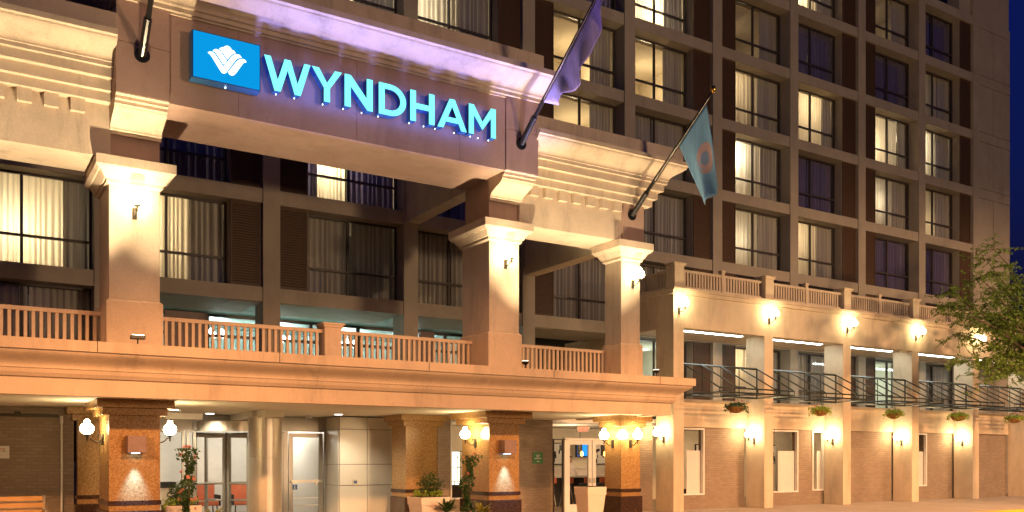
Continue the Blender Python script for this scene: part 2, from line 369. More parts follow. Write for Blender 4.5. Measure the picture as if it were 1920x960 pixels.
# glazed function room behind the balcony (second storey)
fr = thing('function_room', 'bright glazed function room with teal ceiling behind the balcony', 'room', (9, 26.9, 3.6))
MB().box(3.3, 15.8, 24.72, 30.2, 5.93, 6.2).obj('ceiling', 'teal', fr)
MB().box(3.3, 15.8, 30.0, 30.2, 3.5, 5.92).obj('back_wall', 'teal', fr)
MB().box(3.1, 3.3, 24.72, 30, 3.5, 6.2).box(15.82, 16.0, 24.72, 30, 3.5, 6.2).obj('side_wall', 'cream', fr)
MB().box(3.3, 15.8, 26.5, 30.2, 3.45, 3.6).obj('floor', 'floor', fr)
frame_mesh(3.3, 15.8, 26.9, 3.62, 5.92, .08, .1, mull=[3.3 + 1.56 * i for i in range(1, 8)], rail=5.3).obj('window', 'frame', fr)
MB().box(3.4, 15.7, 26.94, 26.95, 3.7, 5.84).obj('pane', 'glass', fr)
MB().box(5.2, 6.4, 26.7, 26.85, 3.62, 5.9).box(13.2, 13.7, 26.7, 26.85, 3.62, 5.9).obj('wall_panel', 'boxm', fr)
ch0 = None
for i, x in enumerate((6.9, 8.9, 11.3, 13.6)):
    if ch0 is None:
        ch0 = thing('chandelier', '', 'chandelier', (x, 28.3, 5.92), 'chandeliers in the function room')
        mb = MB(); mb.bar((x, 28.3, 5.92), (x, 28.3, 5.5), .012)
        for a in range(6):
            t = a * math.pi / 3 + .2; mb.tube([(x, 28.3, 5.5), (x + .18*math.cos(t), 28.3 + .18*math.sin(t), 5.38), (x + .34*math.cos(t), 28.3 + .34*math.sin(t), 5.45)], .012)
        mb.obj('chandelier_frame', 'steel', ch0)
        for a in range(6):
            t = a * math.pi / 3 + .2; MB().lathe([(.02, 5.43), (.08, 5.5), (.085, 5.57), (.02, 5.66)], x + .34*math.cos(t), 28.3 + .34*math.sin(t), 8).obj('bulb', 'bulb', ch0, True)
        c = ch0
    else: c = dup(ch0, (x, 28.3, 5.92), i * .4, '', 'chandeliers in the function room')
    c['label'] = ['chandelier with bare bulbs seen left of the balcony rail post', 'chandelier with bare bulbs seen just right of the balcony rail post', 'chandelier with bare bulbs seen just left of the middle column', 'chandelier with bare bulbs seen right of the middle column'][i]
for x in (5, 8, 11, 14): light('POINT', 'function_room_light', (x, 28.6, 5.0), 8, (.72, 1, .93), shadow_soft_size=.3)
light('POINT', 'teal_light', (9.3, 26.3, 4.2), 16, (.55, 1, .8), shadow_soft_size=.5)

# ================================================================ ENTRANCE PORTICO
po = thing('entrance_portico', 'large classical entrance portico with cornices, square columns and a long lower canopy', 'building', (9, 18.8, 0))
FC = [(2.64, 3.57, 18.8, 20.08), (11.14, 12.0, 18.8, 20.15), (15.23, 15.88, 18.8, 19.5)]
RC = [(2.46, 3.4, 22.1, 22.4), (10.2, 11.12, 21.5, 22.38)]
for (x0, x1, y0, y1) in FC + RC:
    g = MB().box(x0, x1, y0, y1, .7, 1.735).box(x0, x1, y0, y1, 1.745, 2.56).box(x0+.01, x1-.01, y0+.01, y1-.01, 1.73, 1.75).obj('granite_column', 'granite', po)
    MB().box(x0-.05, x1+.05, y0-.05, min(y1+.05, 22.39), 0, .7).obj('plinth', 'dgranite', g, bev=.012)
    MB().box(x0-.025, x1+.025, y0-.025, min(y1+.025, 22.39), .81, .9).obj('band', 'dgranite', g)
    MB().box(x0-.12, x1+.12, y0-.12, min(y1+.12, 22.39), 2.56, 2.7).box(x0-.24, x1+.24, y0-.24, min(y1+.24, 22.39), 2.7, 2.86).obj('capital', 'granite', g, bev=.01)
for (x0, x1, y0, y1) in FC:
    c = MB().box(x0, x1, y0, y1, 4.81, 7.05).obj('column', 'stone', po, bev=.012)
    MB().box(x0-.05, x1+.05, y0-.05, y1+.05, 3.6, 4.76).frus(x0, x1, y0, y1, 4.76, 4.81, .05, 0).obj('base', 'canopy', c)
    cp = MB().frus(x0, x1, y0, y1, 7.0, 7.04, .0, .05).box(x0-.05, x1+.05, y0-.05, y1+.05, 7.04, 7.1).frus(x0, x1, y0, y1, 7.1, 7.24, .08, .17)
    cp.frus(x0, x1, y0, y1, 7.24, 7.31, .2, .26).box(x0-.26, x1+.26, y0-.26, y1+.26, 7.31, 7.49)
    cp.obj('capital', 'stone', c)
def cyma(p0, z0, p1, z1, n=10):
    out = []
    for i in range(n + 1):
        t = i / n; out.append((p0 + (p1 - p0) * (t - math.sin(2 * math.pi * t) / (2 * math.pi) * .85), z0 + (z1 - z0) * t))
    # convex foot, concave head
    return [(p0 + (p1 - p0) * (t**2.1 if False else (.5 - .5 * math.cos(math.pi * t)) ** 1.25), z0 + (z1 - z0) * t) for t in [i / n for i in range(n + 1)]]
# lower canopy
prof = [(-.2, 2.825), (0, 2.825), (0, 3.13), (.05, 3.135), (.1, 3.2), (.12, 3.265), (.14, 3.275)] + cyma(.14, 3.28, .40, 3.56) + [(.45, 3.565), (.45, 3.75), (-.2, 3.75)]
MB().sweep([(-8, 17.45, 0, -1), (15.76, 17.45, 1, -1), (15.76, 21.3, 1, 0)], prof).obj('canopy_cornice', 'canopy', po)
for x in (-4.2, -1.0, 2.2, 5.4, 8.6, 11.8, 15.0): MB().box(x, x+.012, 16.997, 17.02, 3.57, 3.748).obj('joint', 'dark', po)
for x in (4.9, 7.4, 9.9): MB().box(x, x+.01, 18.037, 18.05, 8.505, 10.2).obj('joint', 'boxm', po)
MB().box(-8, 15.55, 17.66, 24.0, 3.3, 3.66).obj('balcony_floor', 'stone', po)
MB().box(-8, 15.55, 17.66, 22.38, 2.862, 3.3).box(-8, 15.55, 22.38, 30, 2.862, 3.295).obj('ceiling', 'ceil', po)
MB().box(6.3, 6.75, 20.9, 24, 2.70, 2.861).obj('ceiling_beam', 'ceil', po)
# side entablatures
eprof = [(-1.2, 7.5), (0, 7.5), (0, 8.49), (.2, 8.49), (.2, 8.66), (.3, 8.665), (.3, 8.87), (.42, 8.875), (.42, 9.05), (.49, 9.055), (.49, 9.13)] + cyma(.51, 9.14, .86, 9.48) + [(.91, 9.5), (.91, 9.6), (.78, 9.62), (.78, 9.95), (-1.2, 9.95)]
MB().sweep([(-8, 18.75, 0, -1), (2.66, 18.75, 0, -1)], eprof).obj('entablature', 'stone', po)
MB().sweep([(11.98, 18.75, 0, -1), (15.9, 18.75, 1, -1), (15.9, 20.0, 1, 0)], eprof).obj('entablature', 'stone', po)
dn = MB().box(1.96, 2.2, 18.64, 18.755, 8.25, 8.488).obj('dentil', 'stone', po)
for i in range(1, 14): clone(dn, po).location = (-.44 * i, 0, 0)
for i in range(7): clone(dn, po).location = (10.29 + .44 * i, 0, 0)
MB().box(15.2, 15.92, 18.69, 18.76, 7.502, 8.488).obj('pilaster', 'stone2', po)
# raised centre with sign fascia
MB().box(2.7, 11.95, 18.04, 20.0, 8.5, 10.7).obj('sign_fascia', 'stone2', po)
for a, b in ((2.65, 3.59), (11.13, 12.03)):
    p = MB().box(a, b, 17.995, 20.02, 8.52, 9.46).box(a, b, 17.995, 20.02, 9.475, 10.69).box(a+.01, b-.01, 18.01, 20, 9.45, 9.48).obj('pilaster', 'stone2', po)
    k = MB(); pr = [(0, 7.97), (.06, 7.97), (.06, 8.03), (.1, 8.05)] + cyma(.1, 8.06, .62, 8.34) + [(.66, 8.36), (.66, 8.42), (.73, 8.43), (.73, 8.49), (.82, 8.50), (.82, 8.53), (0, 8.53)]
    k.v = [(a, 18.82 - q, z) for q, z in pr] + [(b, 18.82 - q, z) for q, z in pr]; n = len(pr)
    k.f = [tuple(range(n)), tuple(range(2*n-1, n-1, -1))] + [(i, n+i, n+(i+1) % n, (i+1) % n) for i in range(n)]
    k.obj('corbel', 'stone', po)
    MB().box(a + .02, b - .02, 18.83, 20.0, 7.49, 8.53).obj('corbel_block', 'stone2', po)
cprof = [(-1.5, 10.2), (0, 10.2), (0, 10.24), (.05, 10.25), (.05, 10.33), (.09, 10.34)] + cyma(.1, 10.36, .58, 10.66) + [(.65, 10.68), (.65, 10.8), (.3, 10.85), (.1, 10.86), (.1, 11.37), (-1.5, 11.37)]
MB().sweep([(2.65, 19.9, -1, 0), (2.65, 18.0, -1, -1), (12.03, 18.0, 1, -1), (12.03, 19.9, 1, 0)], cprof).obj('upper_cornice', 'stone', po)
for a, z0, z1 in ((11.37, 8.62, 10.2), (15.52, 7.52, 9.4), (3.0, 8.62, 10.2)):
    MB().box(a, a + .43, 19.98, 23.95, z0, z1).obj('tie_beam', 'pale' if a > 15 else 'stone', po)
MB().lathe([(.40, 0), (.40, 1.72), (.395, 1.725), (.395, 1.735), (.40, 1.74), (.40, 2.68), (.41, 2.69), (.41, 2.72), (.3, 2.72), (.3, 2.86)], 6.55, 21.75, 40).obj('steel_column', 'steel', po, False)
bpy.context.view_layer.update()

# ---------------------------------------------------------------- railings
def railing(label, x0, x1, y, z0, z1, posts, pw=.2, bw=.06, gap=.075, axis='x', group=None, mat='canopy', capz=.14, name='railing', skip=()):
    rt = thing(name, label, 'railing', (x0, y, z0), group) if axis == 'x' else thing(name, label, 'railing', (y, x0, z0), group)
    def bx(m, a, b, c, d, e, f):
        if axis == 'x': m.box(a, b, c, d, e, f)
        else: m.box(c, d, a, b, e, f)
        return m
    bx(MB(), x0, x1, y-.05, y+.05, z1-.08, z1).obj('handrail', mat, rt)
    bx(MB(), x0, x1, y-.04, y+.04, z0+.06, z0+.12).obj('bottom_rail', mat, rt)
    for c, w, ex in posts:
        bx(MB(), c-w, c+w, y-w, y+w, z0, z1+capz-.1).obj('post', mat, rt, bev=.008)
        p = MB(); bx(p, c-w-ex, c+w+ex, y-w-ex, y+w+ex, z1+capz-.04, z1+capz); bx(p, c-w-ex*.5, c+w+ex*.5, y-w-ex*.5, y+w+ex*.5, z1+capz-.1, z1+capz-.04)
        p.obj('post_cap', mat, rt)
    x = x0 + gap; first = None; cnt = 0
    while x < x1 - bw:
        if not any(c - w - bw < x < c + w + .01 for c, w, ex in posts):
            if first is None:
                first = bx(MB(), x, x+bw, y-.03, y+.03, z0+.12, z1-.08).obj('baluster', mat, rt); fx = x
            else:
                o = clone(first, rt); o.location = (x - fx, 0, 0) if axis == 'x' else (0, x - fx, 0)
        x += bw + gap
    return rt
G1 = 'baluster railings along the balcony'
railing('balcony railing left of the left big column', -4.5, 2.62, 19.6, 3.66, 4.64, [], group=G1)
railing('long balcony railing with a capped post between the two big columns', 3.6, 11.12, 19.6, 3.66, 4.64, [(7.4, .2, .06)], group=G1)
railing('short balcony railing between the middle and right columns', 12.02, 15.22, 19.45, 3.66, 4.64, [], group=G1)

# ================================================================ ARCADE WING
wi = thing('arcade_wing', 'pale stucco arcade wing with deep square columns and a roof terrace', 'building', (30, 21.5, 0))
for k in range(0, 6):
    c = PC(k) - .03; MB().box(c-.22, c+.22, 21.5, 22.34, 0, 5.9).obj('column', 'pale', wi, bev=.01)
XE = 42.5
MB().box(19.54, XE, 21.5, 21.95, 5.89, 7.05).obj('frieze_wall', 'pale', wi)
MB().box(19.54, 19.98, 21.95, 23.94, 5.893, 7.05).obj('side_wall', 'pale', wi)
MB().box(19.46, XE, 21.42, 21.5, 6.93, 7.05).box(19.44, XE, 21.36, 23.94, 7.052, 7.13).box(19.46, 19.54, 21.5, 23.94, 6.93, 7.05).obj('terrace_moulding', 'pale', wi)
MB().box(19.98, XE, 21.95, 23.94, 5.95, 7.0).obj('loggia_ceiling', 'pale', wi)
for k in range(0, 5):
    a = PC(k) + .2; b = PC(k + 1) - .26
    MB().box(a, b, 22.3, 22.5, 2.75, 3.66).obj('balcony_wall', 'pale', wi)
    MB().box(a, b, 22.18, 22.3, 3.6, 3.67).obj('balcony_ledge', 'pale', wi)
MB().box(19.6, XE, 22.5, 23.94, 3.3, 3.6).obj('loggia_floor', 'pale', wi)
def brickwall(x0, x1, wins, y=22.4):
    m = MB(); xs = x0
    for a, b, z0, z1 in wins:
        if a > xs: m.box(xs, a, y, y+.25, 0, 2.86)
        m.box(a, b, y, y+.25, 0, z0)
        if z1 < 2.8: m.box(a, b, y, y+.25, z1, 2.86)
        xs = b
    if xs < x1: m.box(xs, x1, y, y+.25, 0, 2.86)
    return m
bays = {0: [(20.0, 21.72, .47, 2.72)], 1: [(24.1, 26.4, .47, 2.72), (27.18, 27.85, .5, 2.72)], 2: [(28.3, 28.75, .6, 2.72)], 3: [(32.4, 34.22, .55, 2.72)], 4: [(36.5, 36.9, .6, 2.72)]}
for k, ws in bays.items():
    a = PC(k) + .2; b = PC(k + 1) - .26
    bw_ = MB()
    mm = brickwall(a, b, ws)
    # keep brick below the stucco band
    mm.obj('brick_wall', 'brick', wi)
    for (p, q, z0, z1) in ws:
        w = frame_mesh(p, q, 22.36, z0, z1, .05, .12).obj('window', 'white', wi)
        MB().box(p+.05, q-.05, 22.42, 22.43, z0+.05, z1-.05).obj('pane', 'glass', w)
        if q - p > .6: MB().box(p + (q-p)*.6, q-.06, 22.50, 22.52, z0+.05, z1-.75).obj('blind', 'white', w)
    # fluorescent strip under the loggia ceiling
    MB().box(a + .35, b - .5, 21.99, 22.17, 5.89, 5.95).obj('light_strip', 'tube', wi)
for k in (0, 2, 3): pass
G2 = 'baluster railings on the wing terrace'
for k in range(0, 5):
    a = PC(k) - .03
    posts = [(a, .2, .06), (a + 2.06, .07, .02)]
    railing(['terrace railing bay with the corner post, nearest the portico', 'second terrace railing bay from the portico', 'third terrace railing bay from the portico', 'fourth terrace railing bay, partly behind the leaves', 'farthest terrace railing bay behind the tree'][k],
            a - .1, a + 3.92, 21.66, 7.13, 7.78, posts, bw=.075, gap=.055, group=G2, mat='pale', capz=.16, name='railing')
railing('terrace railing on the short side of the wing facing the portico', 21.9, 23.9, 19.72, 7.13, 7.78, [], bw=.075, gap=.055, axis='y', group=G2, mat='pale')

# awning frames
G3 = 'bare awning frames on the arcade'
AF = None
for k in range(5):
    x0 = PC(k) + .35; x1 = PC(k + 1) - .38; yw, yf = 21.72, 20.1; loc = (x0, yw, 3.76)
    if AF is None:
        AF = thing('awning_frame', '', 'awning frame', loc, G3)
        W = x1 - x0; n = 5; xs = [x0 + W * i / (n - 1) for i in range(n)]
        m = MB(); r = .036
        for z in (4.76, 3.76): m.bar((x0, yw, z), (x1, yw, z), r, 4)
        m.bar((x0, yf, 3.9), (x1, yf, 3.9), .024, 4); m.bar((x0, yf, 3.76), (x1, yf, 3.76), .028, 4)
        m.obj('rail', 'agreen', AF)
        for i, x in enumerate(xs):
            MB().bar((x, yw, 3.76), (x, yw, 4.76), r if i in (0, n-1) else .02, 4).obj('upright', 'agreen', AF)
            MB().bar((x, yw, 4.76), (x, yf, 3.9), .024, 4).obj('rafter', 'agreen', AF)
            MB().bar((x, yf, 3.76), (x, yf, 3.9), .016, 4).obj('strut', 'agreen', AF)
            if i in (0, 2, 4): MB().bar((x, yw, 3.76), (x, yf, 3.76), .024, 4).obj('bottom_bar', 'agreen', AF)
        MB().bar((x0, yw-.8, 3.78), (x1, yw-.8, 3.78), .014, 4).obj('middle_bar', 'agreen', AF)
        MB().bar((x0, 21.72, 3.9), (x0 - .3, 21.52, 3.9), .015, 4).bar((x1, 21.72, 3.9), (x1 + .3, 21.52, 3.9), .015, 4).obj('wall_bracket', 'agreen', AF)
        o = AF
    else: o = dup(AF, loc, 0, '', G3)
    o['label'] = ['bare green metal awning frame beside the portico canopy', 'second bare metal awning frame from the portico', 'third bare metal awning frame from the portico', 'fourth bare metal awning frame, just left of the hanging tree sprigs', 'farthest bare metal awning frame behind the tree branches'][k]
# hanging baskets
G4 = 'flower baskets hanging under the awning frames'
for k in range(5):
    x, y, z = PC(k) + 2.0, 21.0, 3.18
    rt = thing('hanging_basket', ['hanging basket with red flowers, nearest the portico', 'second hanging basket from the portico, full of lime leaves', 'third hanging basket from the portico', 'fourth hanging basket, under the tree sprigs', 'hanging basket at the right edge of the photo'][k], 'basket', (x, y, z), G4)
    MB().lathe([(.05, z), (.16, z+.03), (.24, z+.1), (.28, z+.2), (.26, z+.2)], x, y, 14).obj('bowl', 'coir', rt)
    m = MB()
    for t in (0, 2.1, 4.2): m.bar((x + .27*math.cos(t), y + .27*math.sin(t), z+.2), (x, y, z+.57), .006, 4)
    m.obj('hanger', 'black', rt)
    m = MB(); rr = random.Random(k)
    for i in range(300):
        t = rr.random() * 6.28; q = rr.random() ** .6 * .40; m.leaf((x + q*math.cos(t), y + q*math.sin(t), z + .2 + rr.uniform(-.02, .13) - max(0, q - .26) * 1.9 * rr.random()), .05)
    m.obj('foliage', 'lime' if k else 'dleaf', rt)
    for i in range(5):
        t = rr.random() * 6.28; m = MB(); zz = z + rr.uniform(.3, .42)
        for _ in range(4): m.leaf((x + .2*math.cos(t) + rr.gauss(0, .01), y + .2*math.sin(t), zz + rr.gauss(0, .01)), .03, .9)
        m.obj('flower', 'flower', rt)

# ================================================================ GROUND FLOOR FRONT
lo = thing('lobby_front', 'hotel ground floor entrance front under the canopy with brick and stone walls', 'building', (9, 23, 0))
MB().box(-8, 2.42, 22.4, 22.65, 0, 2.855).obj('brick_wall', 'brick', lo)
MB().box(3.42, 3.6, 22.4, 24, 0, 2.855).obj('side_wall', 'steelp', lo)
# stone clad block right of the door
m = MB(); zs = [0, .98, 1.55, 2.5, 2.84]; xs = [8.95, 9.75, 10.55, 11.6]
for i in range(3):
    for j in range(4): m.box(xs[i] + .009, xs[i+1] - .009, 23.0, 23.05, zs[j] + .009, zs[j+1] - .009)
for j in range(4): m.box(8.93, 8.945, 23.04, 24.2, zs[j] + .006, zs[j+1] - .006)
m.obj('stone_wall', 'tile', lo); MB().box(8.946, 11.6, 23.051, 24.2, 0, 2.84).obj('wall_backing', 'boxm', lo)
MB().box(11.6, 12.0, 22.4, 23.4, 0, 2.855).obj('brick_wall', 'brick', lo)
MB().box(12.62, 15.5, 22.4, 22.65, 0, 2.855).box(12.0, 12.62, 22.4, 22.65, 0, .55).obj('brick_wall', 'brick', lo)
MB().box(18.3, 19.45, 22.4, 22.65, 0, 2.855).obj('brick_wall', 'brick', lo)
w = frame_mesh(12.0, 12.62, 22.38, .55, 2.8, .045, .1).obj('window', 'white', lo)
gl = MB()
for a, b, z0, z1 in ((12.05, 12.57, 1.45, 1.47), (12.05, 12.57, 1.05, 1.07), (12.25, 12.27, 1.07, 1.8), (12.42, 12.44, 1.2, 2.1), (12.05, 12.57, 1.9, 1.92), (12.15, 12.17, .9, 1.05)): gl.box(a, b, 22.42, 22.44, z0, z1)
gl.obj('glazing_bar', 'frame', w)
MB().box(12.05, 12.57, 22.46, 22.47, .6, 2.75).obj('pane', 'glass', w)
MB().box(12.05, 12.57, 22.9, 22.95, .95, 1.9).obj('lit_panel', 'litwin', w)
# lobby front, set back
MB().box(5.35, 8.92, 23.95, 24.25, 2.45, 2.85).obj('header', 'steelp', lo)
MB().box(3.6, 5.34, 23.95, 24.25, 2.45, 2.85).obj('header', 'steelp', lo)
MB().box(3.6, 4.5, 23.95, 24.2, 0, 1.0).obj('front_panel', 'steelp', lo)
for a, b in ((4.5, 5.15), (3.6, 4.45), (5.2, 5.42)):
    w = frame_mesh(a, b, 23.97, .05 if a > 4.6 or a == 4.5 else 1.0, 2.44, .06, .09).obj('window', 'steelp', lo)
    MB().box(a+.06, b-.06, 24.0, 24.01, .1 if a >= 4.5 else 1.05, 2.38).obj('pane', 'glass', w)
gd = frame_mesh(7.87, 8.84, 23.96, .02, 2.40, .12, .06).box(7.72, 7.84, 23.95, 24.1, 0, 2.44).box(8.86, 8.92, 23.95, 24.1, 0, 2.44).obj('glass_door', 'steelp', lo)
MB().box(7.99, 8.72, 23.99, 24.0, .14, 2.28).obj('pane', 'glass', gd)
MB().box(7.92, 8.8, 23.88, 23.92, 1.05, 1.12).box(8.6, 8.66, 23.9, 23.95, 0.98, 1.14).obj('push_bar', 'steel', gd)
MB().box(8.0, 8.7, 23.94, 23.955, .62, .64).box(8.0, 8.7, 23.94, 23.955, .42, .44).obj('kick_rail', 'steel', gd)
MB().box(7.97, 8.1, 23.93, 23.938, .86, 1.0).obj('access_sign', 'signblue', gd)
ring = [(8.03 + .032*math.cos(R(a)), .905 + .032*math.sin(R(a))) for a in range(150, 371, 20)]
MB().prism(ring + [(8.03 + (x_ - 8.03)*.7, .905 + (z_ - .905)*.7) for x_, z_ in reversed(ring)], 23.925, 23.929).prism([(8.015, .905), (8.03, .905), (8.03, .93), (8.055, .93), (8.055, .94), (8.03, .94), (8.028, .96), (8.015, .96)], 23.92, 23.924).prism([(8.022 + .01*math.cos(R(a)), .975 + .01*math.sin(R(a))) for a in range(0, 360, 45)], 23.92, 23.924).obj('access_symbol', 'white', gd)
w = frame_mesh(7.42, 7.72, 23.97, .02, 2.4, .05, .06).obj('window', 'steelp', lo); MB().box(7.46, 7.68, 24.0, 24.01, .1, 2.34).obj('pane', 'glass', w)
# revolving door
rd = MB().bar((6.35, 24.5, 0), (6.35, 24.5, 2.4), .05, 10).obj('revolving_door', 'frame', lo)
for ang in (200, 290, 20, 110):
    t = R(ang); cx, cy = 6.35, 24.5; ux, uy = math.cos(t), math.sin(t)
    m = MB(); L_ = .95
    def seg(p0, z0, p1, z1, w=.03): m.bar((cx + ux*p0, cy + uy*p0, z0), (cx + ux*p1, cy + uy*p1, z1), w, 4)
    seg(.08, .1, .08, 2.35, .05); seg(L_, .1, L_, 2.35, .05); seg(.08, .12, L_, .12, .08); seg(.08, 2.33, L_, 2.33, .06); seg(.08, 1.05, L_, 1.05, .03); seg(.08, .6, L_, .6, .015)
    m.obj('door_wing', 'steelp', rd)
m = MB()
for i in range(24):
    t0 = math.pi + math.pi * i / 24; t1 = math.pi + math.pi * (i + 1) / 24
    k = len(m.v)
    for t in (t0, t1):
        for r_ in (1.0, 1.06):
            for z in (2.42, 2.68): m.v.append((6.35 + r_*math.cos(t), 24.5 + r_*math.sin(t), z))
    m.f += [(k+2, k+3, k+7, k+6), (k, k+4, k+5, k+1), (k, k+2, k+6, k+4), (k+1, k+5, k+7, k+3)]
m.obj('drum_fascia', 'steel', rd)
m = MB()
for t in (180, 205, 335, 360):
    m.box(6.35 + 1.03*math.cos(R(t)) - .03, 6.35 + 1.03*math.cos(R(t)) + .03, 24.5 + 1.03*math.sin(R(t)) - .03, 24.5 + 1.03*math.sin(R(t)) + .03, 0, 2.42)
m.obj('drum_post', 'steel', rd)
# lobby room
MB().box(3.6, 11, 28.9, 29.1, 0, 2.86).box(3.4, 3.6, 24.3, 29, 0, 2.86).box(9.0, 9.1, 24.25, 28.9, 0, 2.86).obj('lobby_wall', 'white', lo)
for x in (5.2, 7.3, 8.4): light('POINT', 'lobby_light', (x, 26.6, 2.5), 36, (1, .93, .8), shadow_soft_size=.2)
# shop / bar front
bd = thing('glass_storefront', 'white framed glass bar doors in the ground floor beside the right portico column', 'shop front', (16.7, 22.4, 0))
fd = None
MB().box(15.5, 18.3, 22.42, 22.43, 2.33, 2.8).obj('pane', 'glass', bd); MB().box(15.5, 18.3, 22.4, 22.46, 2.8, 2.86).obj('transom', 'white', bd)
for a, b in ((15.98, 16.95), (16.98, 17.95)):
    m = frame_mesh(a, b, 22.36, .04, 2.26, .13, .06); m.box(a+.13, b-.13, 22.36, 22.42, .17, .3)
    f = m.obj('door', 'white', bd); MB().box(a+.13, b-.13, 22.385, 22.395, .3, 2.13).obj('pane', 'glass', f)
    MB().box(b-.09 if a < 16 else a+.04, b-.05 if a < 16 else a+.08, 22.32, 22.36, .95, 1.1).obj('handle', 'steel', f)
MB().box(15.9, 15.97, 22.34, 22.5, 0, 2.3).box(17.97, 18.3, 22.34, 22.5, 0, 2.3).box(15.9, 18.3, 22.34, 22.5, 2.265, 2.33).obj('door_frame', 'white', bd)
f = frame_mesh(15.52, 15.89, 22.38, .04, 2.3, .03, .06).obj('window', 'frame', bd); MB().box(15.55, 15.86, 22.4, 22.41, .07, 2.27).obj('pane', 'glass', f)
# bar interior
MB().box(12.2, 36, 28.4, 28.6, 0, 2.86).box(12.1, 12.2, 23.4, 28.4, 0, 2.86).obj('back_wall', 'cream', bd)
MB().box(12.2, 40, 22.66, 28.4, 2.87, 3.0).obj('bar_ceiling', 'ceil', bd)
for i, x in enumerate((15, 18.5, 22, 26.5, 31, 35)): light('POINT', 'bar_light', (x, 25.6, 2.4), 45, (1, .72, .45), shadow_soft_size=.2)
cn = thing('bar_counter', 'long bar counter with a pale top inside the bar', 'counter', (17.5, 26, 0))
MB().box(14, 21, 26.0, 26.4, 0, 1.02).obj('counter_base', 'dark', cn); MB().box(13.9, 21.1, 25.9, 26.6, 1.02, 1.1).obj('counter_top', 'tile', cn)
bt = thing('back_shelf', 'pale brick shelf strip behind the bar counter', 'shelf', (19, 28.3, 0))
MB().box(14, 24, 28.1, 28.38, 0, 1.3).obj('cabinet', 'plant', bt); MB().box(14, 24, 28.05, 28.39, 1.3, 1.34).obj('shelf_top', 'white', bt)
GP = 'framed pictures on the bar wall'
for i, (a, b) in enumerate(((19.3, 20.2), (21.5, 22.7), (27, 28.2), (31.5, 32.6))):
    rt = thing('framed_picture', ['black and white framed picture seen through the left sidelight of the bar doors', 'black and white framed picture behind the pendant lamp', 'framed picture seen through the arcade window', 'framed picture seen through the narrow arcade window'][i], 'picture', (a, 28.36, 1.5), GP)
    frame_mesh(a, b, 28.33, 1.45, 2.3, .04, .05).obj('frame', 'black', rt)
    m = MB().box(a+.04, b-.04, 28.36, 28.37, 1.49, 2.26); m.obj('print', 'white', rt)
    m = MB(); rr = random.Random(i)
    for _ in range(7): q = rr.uniform(a+.06, b-.2); z = rr.uniform(1.5, 2.0); m.box(q, q + rr.uniform(.03, .12), 28.352, 28.358, z, z + rr.uniform(.1, .25))
    m.obj('print_marks', 'black', rt)
tvx = thing('television', 'blue television screen high on the bar wall', 'television', (20.9, 28.0, 1.9))
MB().box(20.5, 21.3, 28.0, 28.1, 1.75, 2.3).obj('casing', 'black', tvx); MB().box(20.53, 21.27, 27.985, 27.998, 1.79, 2.27).obj('screen', 'tv', tvx)
for i, x in enumerate((19.4, 20.45, 23.8)):
    y = 26.3; rt = thing('pendant_lamp', ['amber pendant lamp hanging left of the television', 'amber pendant lamp hanging right of the television', 'amber pendant lamp seen through the arcade window'][i], 'lamp', (x, y, 2.86), 'amber pendant lamps in the bar')
    MB().bar((x, y, 2.86), (x, y, 2.25), .008).obj('cord', 'black', rt); MB().lathe([(.09, 1.8), (.09, 2.2), (.03, 2.25)], x, y, 12).obj('lamp_shade', 'bronze', rt)
    MB().lathe([(.03, 1.78), (.05, 1.82), (.055, 1.9), (.02, 1.96)], x, y - .11, 8).obj('bulb', 'amber', rt, True)
G5 = 'bar stools at the counter'
s0 = None
for i in range(7):
    x = 15.2 + i * .75; loc = (x, 25.45, 0)
    if s0 is None:
        s0 = thing('bar_stool', '', 'stool', loc, G5)
        MB().lathe([(.17, .74), (.19, .76), (.19, .8), (.16, .82)], x, 25.45, 14).obj('seat', 'dark', s0)
        MB().box(x-.17, x+.17, 25.24, 25.27, .85, 1.05).obj('backrest', 'orange', s0)
        for sx in (-1, 1):
            for sy in (-1, 1): MB().bar((x + sx*.1, 25.45 + sy*.1, .75), (x + sx*.18, 25.45 + sy*.18, 0), .014).obj('leg', 'steel', s0)
        o = s0
    else: o = dup(s0, loc, random.uniform(-.4, .4), '', G5)
    o['label'] = 'bar stool with orange back lined up at the bar counter'
# armchairs in window and lobby
def chair(x, y, rz, label, group):
    global ac0
    if ac0 is None:
        ac0 = thing('armchair', label, 'chair', (x, y, 0), group, rz)
        B = (x, y, 0)
        MB().box(x-.3, x+.3, y-.3, y+.3, .3, .45).obj('seat', 'orange', ac0, bev=.03)
        MB().box(x-.3, x+.3, y+.22, y+.34, .45, .95).obj('backrest', 'orange', ac0, bev=.03)
        for sx in (-1, 1):
            MB().box(x+sx*.33-.03, x+sx*.33+.03, y-.28, y+.3, .3, .62).obj('armrest', 'dark', ac0, bev=.01)
            for sy in (-1, 1): MB().bar((x+sx*.25, y+sy*.25, .3), (x+sx*.27, y+sy*.27, 0), .02).obj('leg', 'dark', ac0)
        return ac0
    return dup(ac0, (x, y, 0), rz, label, group)
ac0 = None
chair(6.55, 27.6, 0, 'orange lobby chair seen through the left leaf of the revolving door', 'orange chairs in the lobby and bar')
chair(7.6, 27.6, 0, 'orange lobby chair seen through the right leaf of the revolving door', 'orange chairs in the lobby and bar')
chair(21.9, 23.6, .4, 'orange bar armchair just inside the first arcade window', 'orange chairs in the lobby and bar')

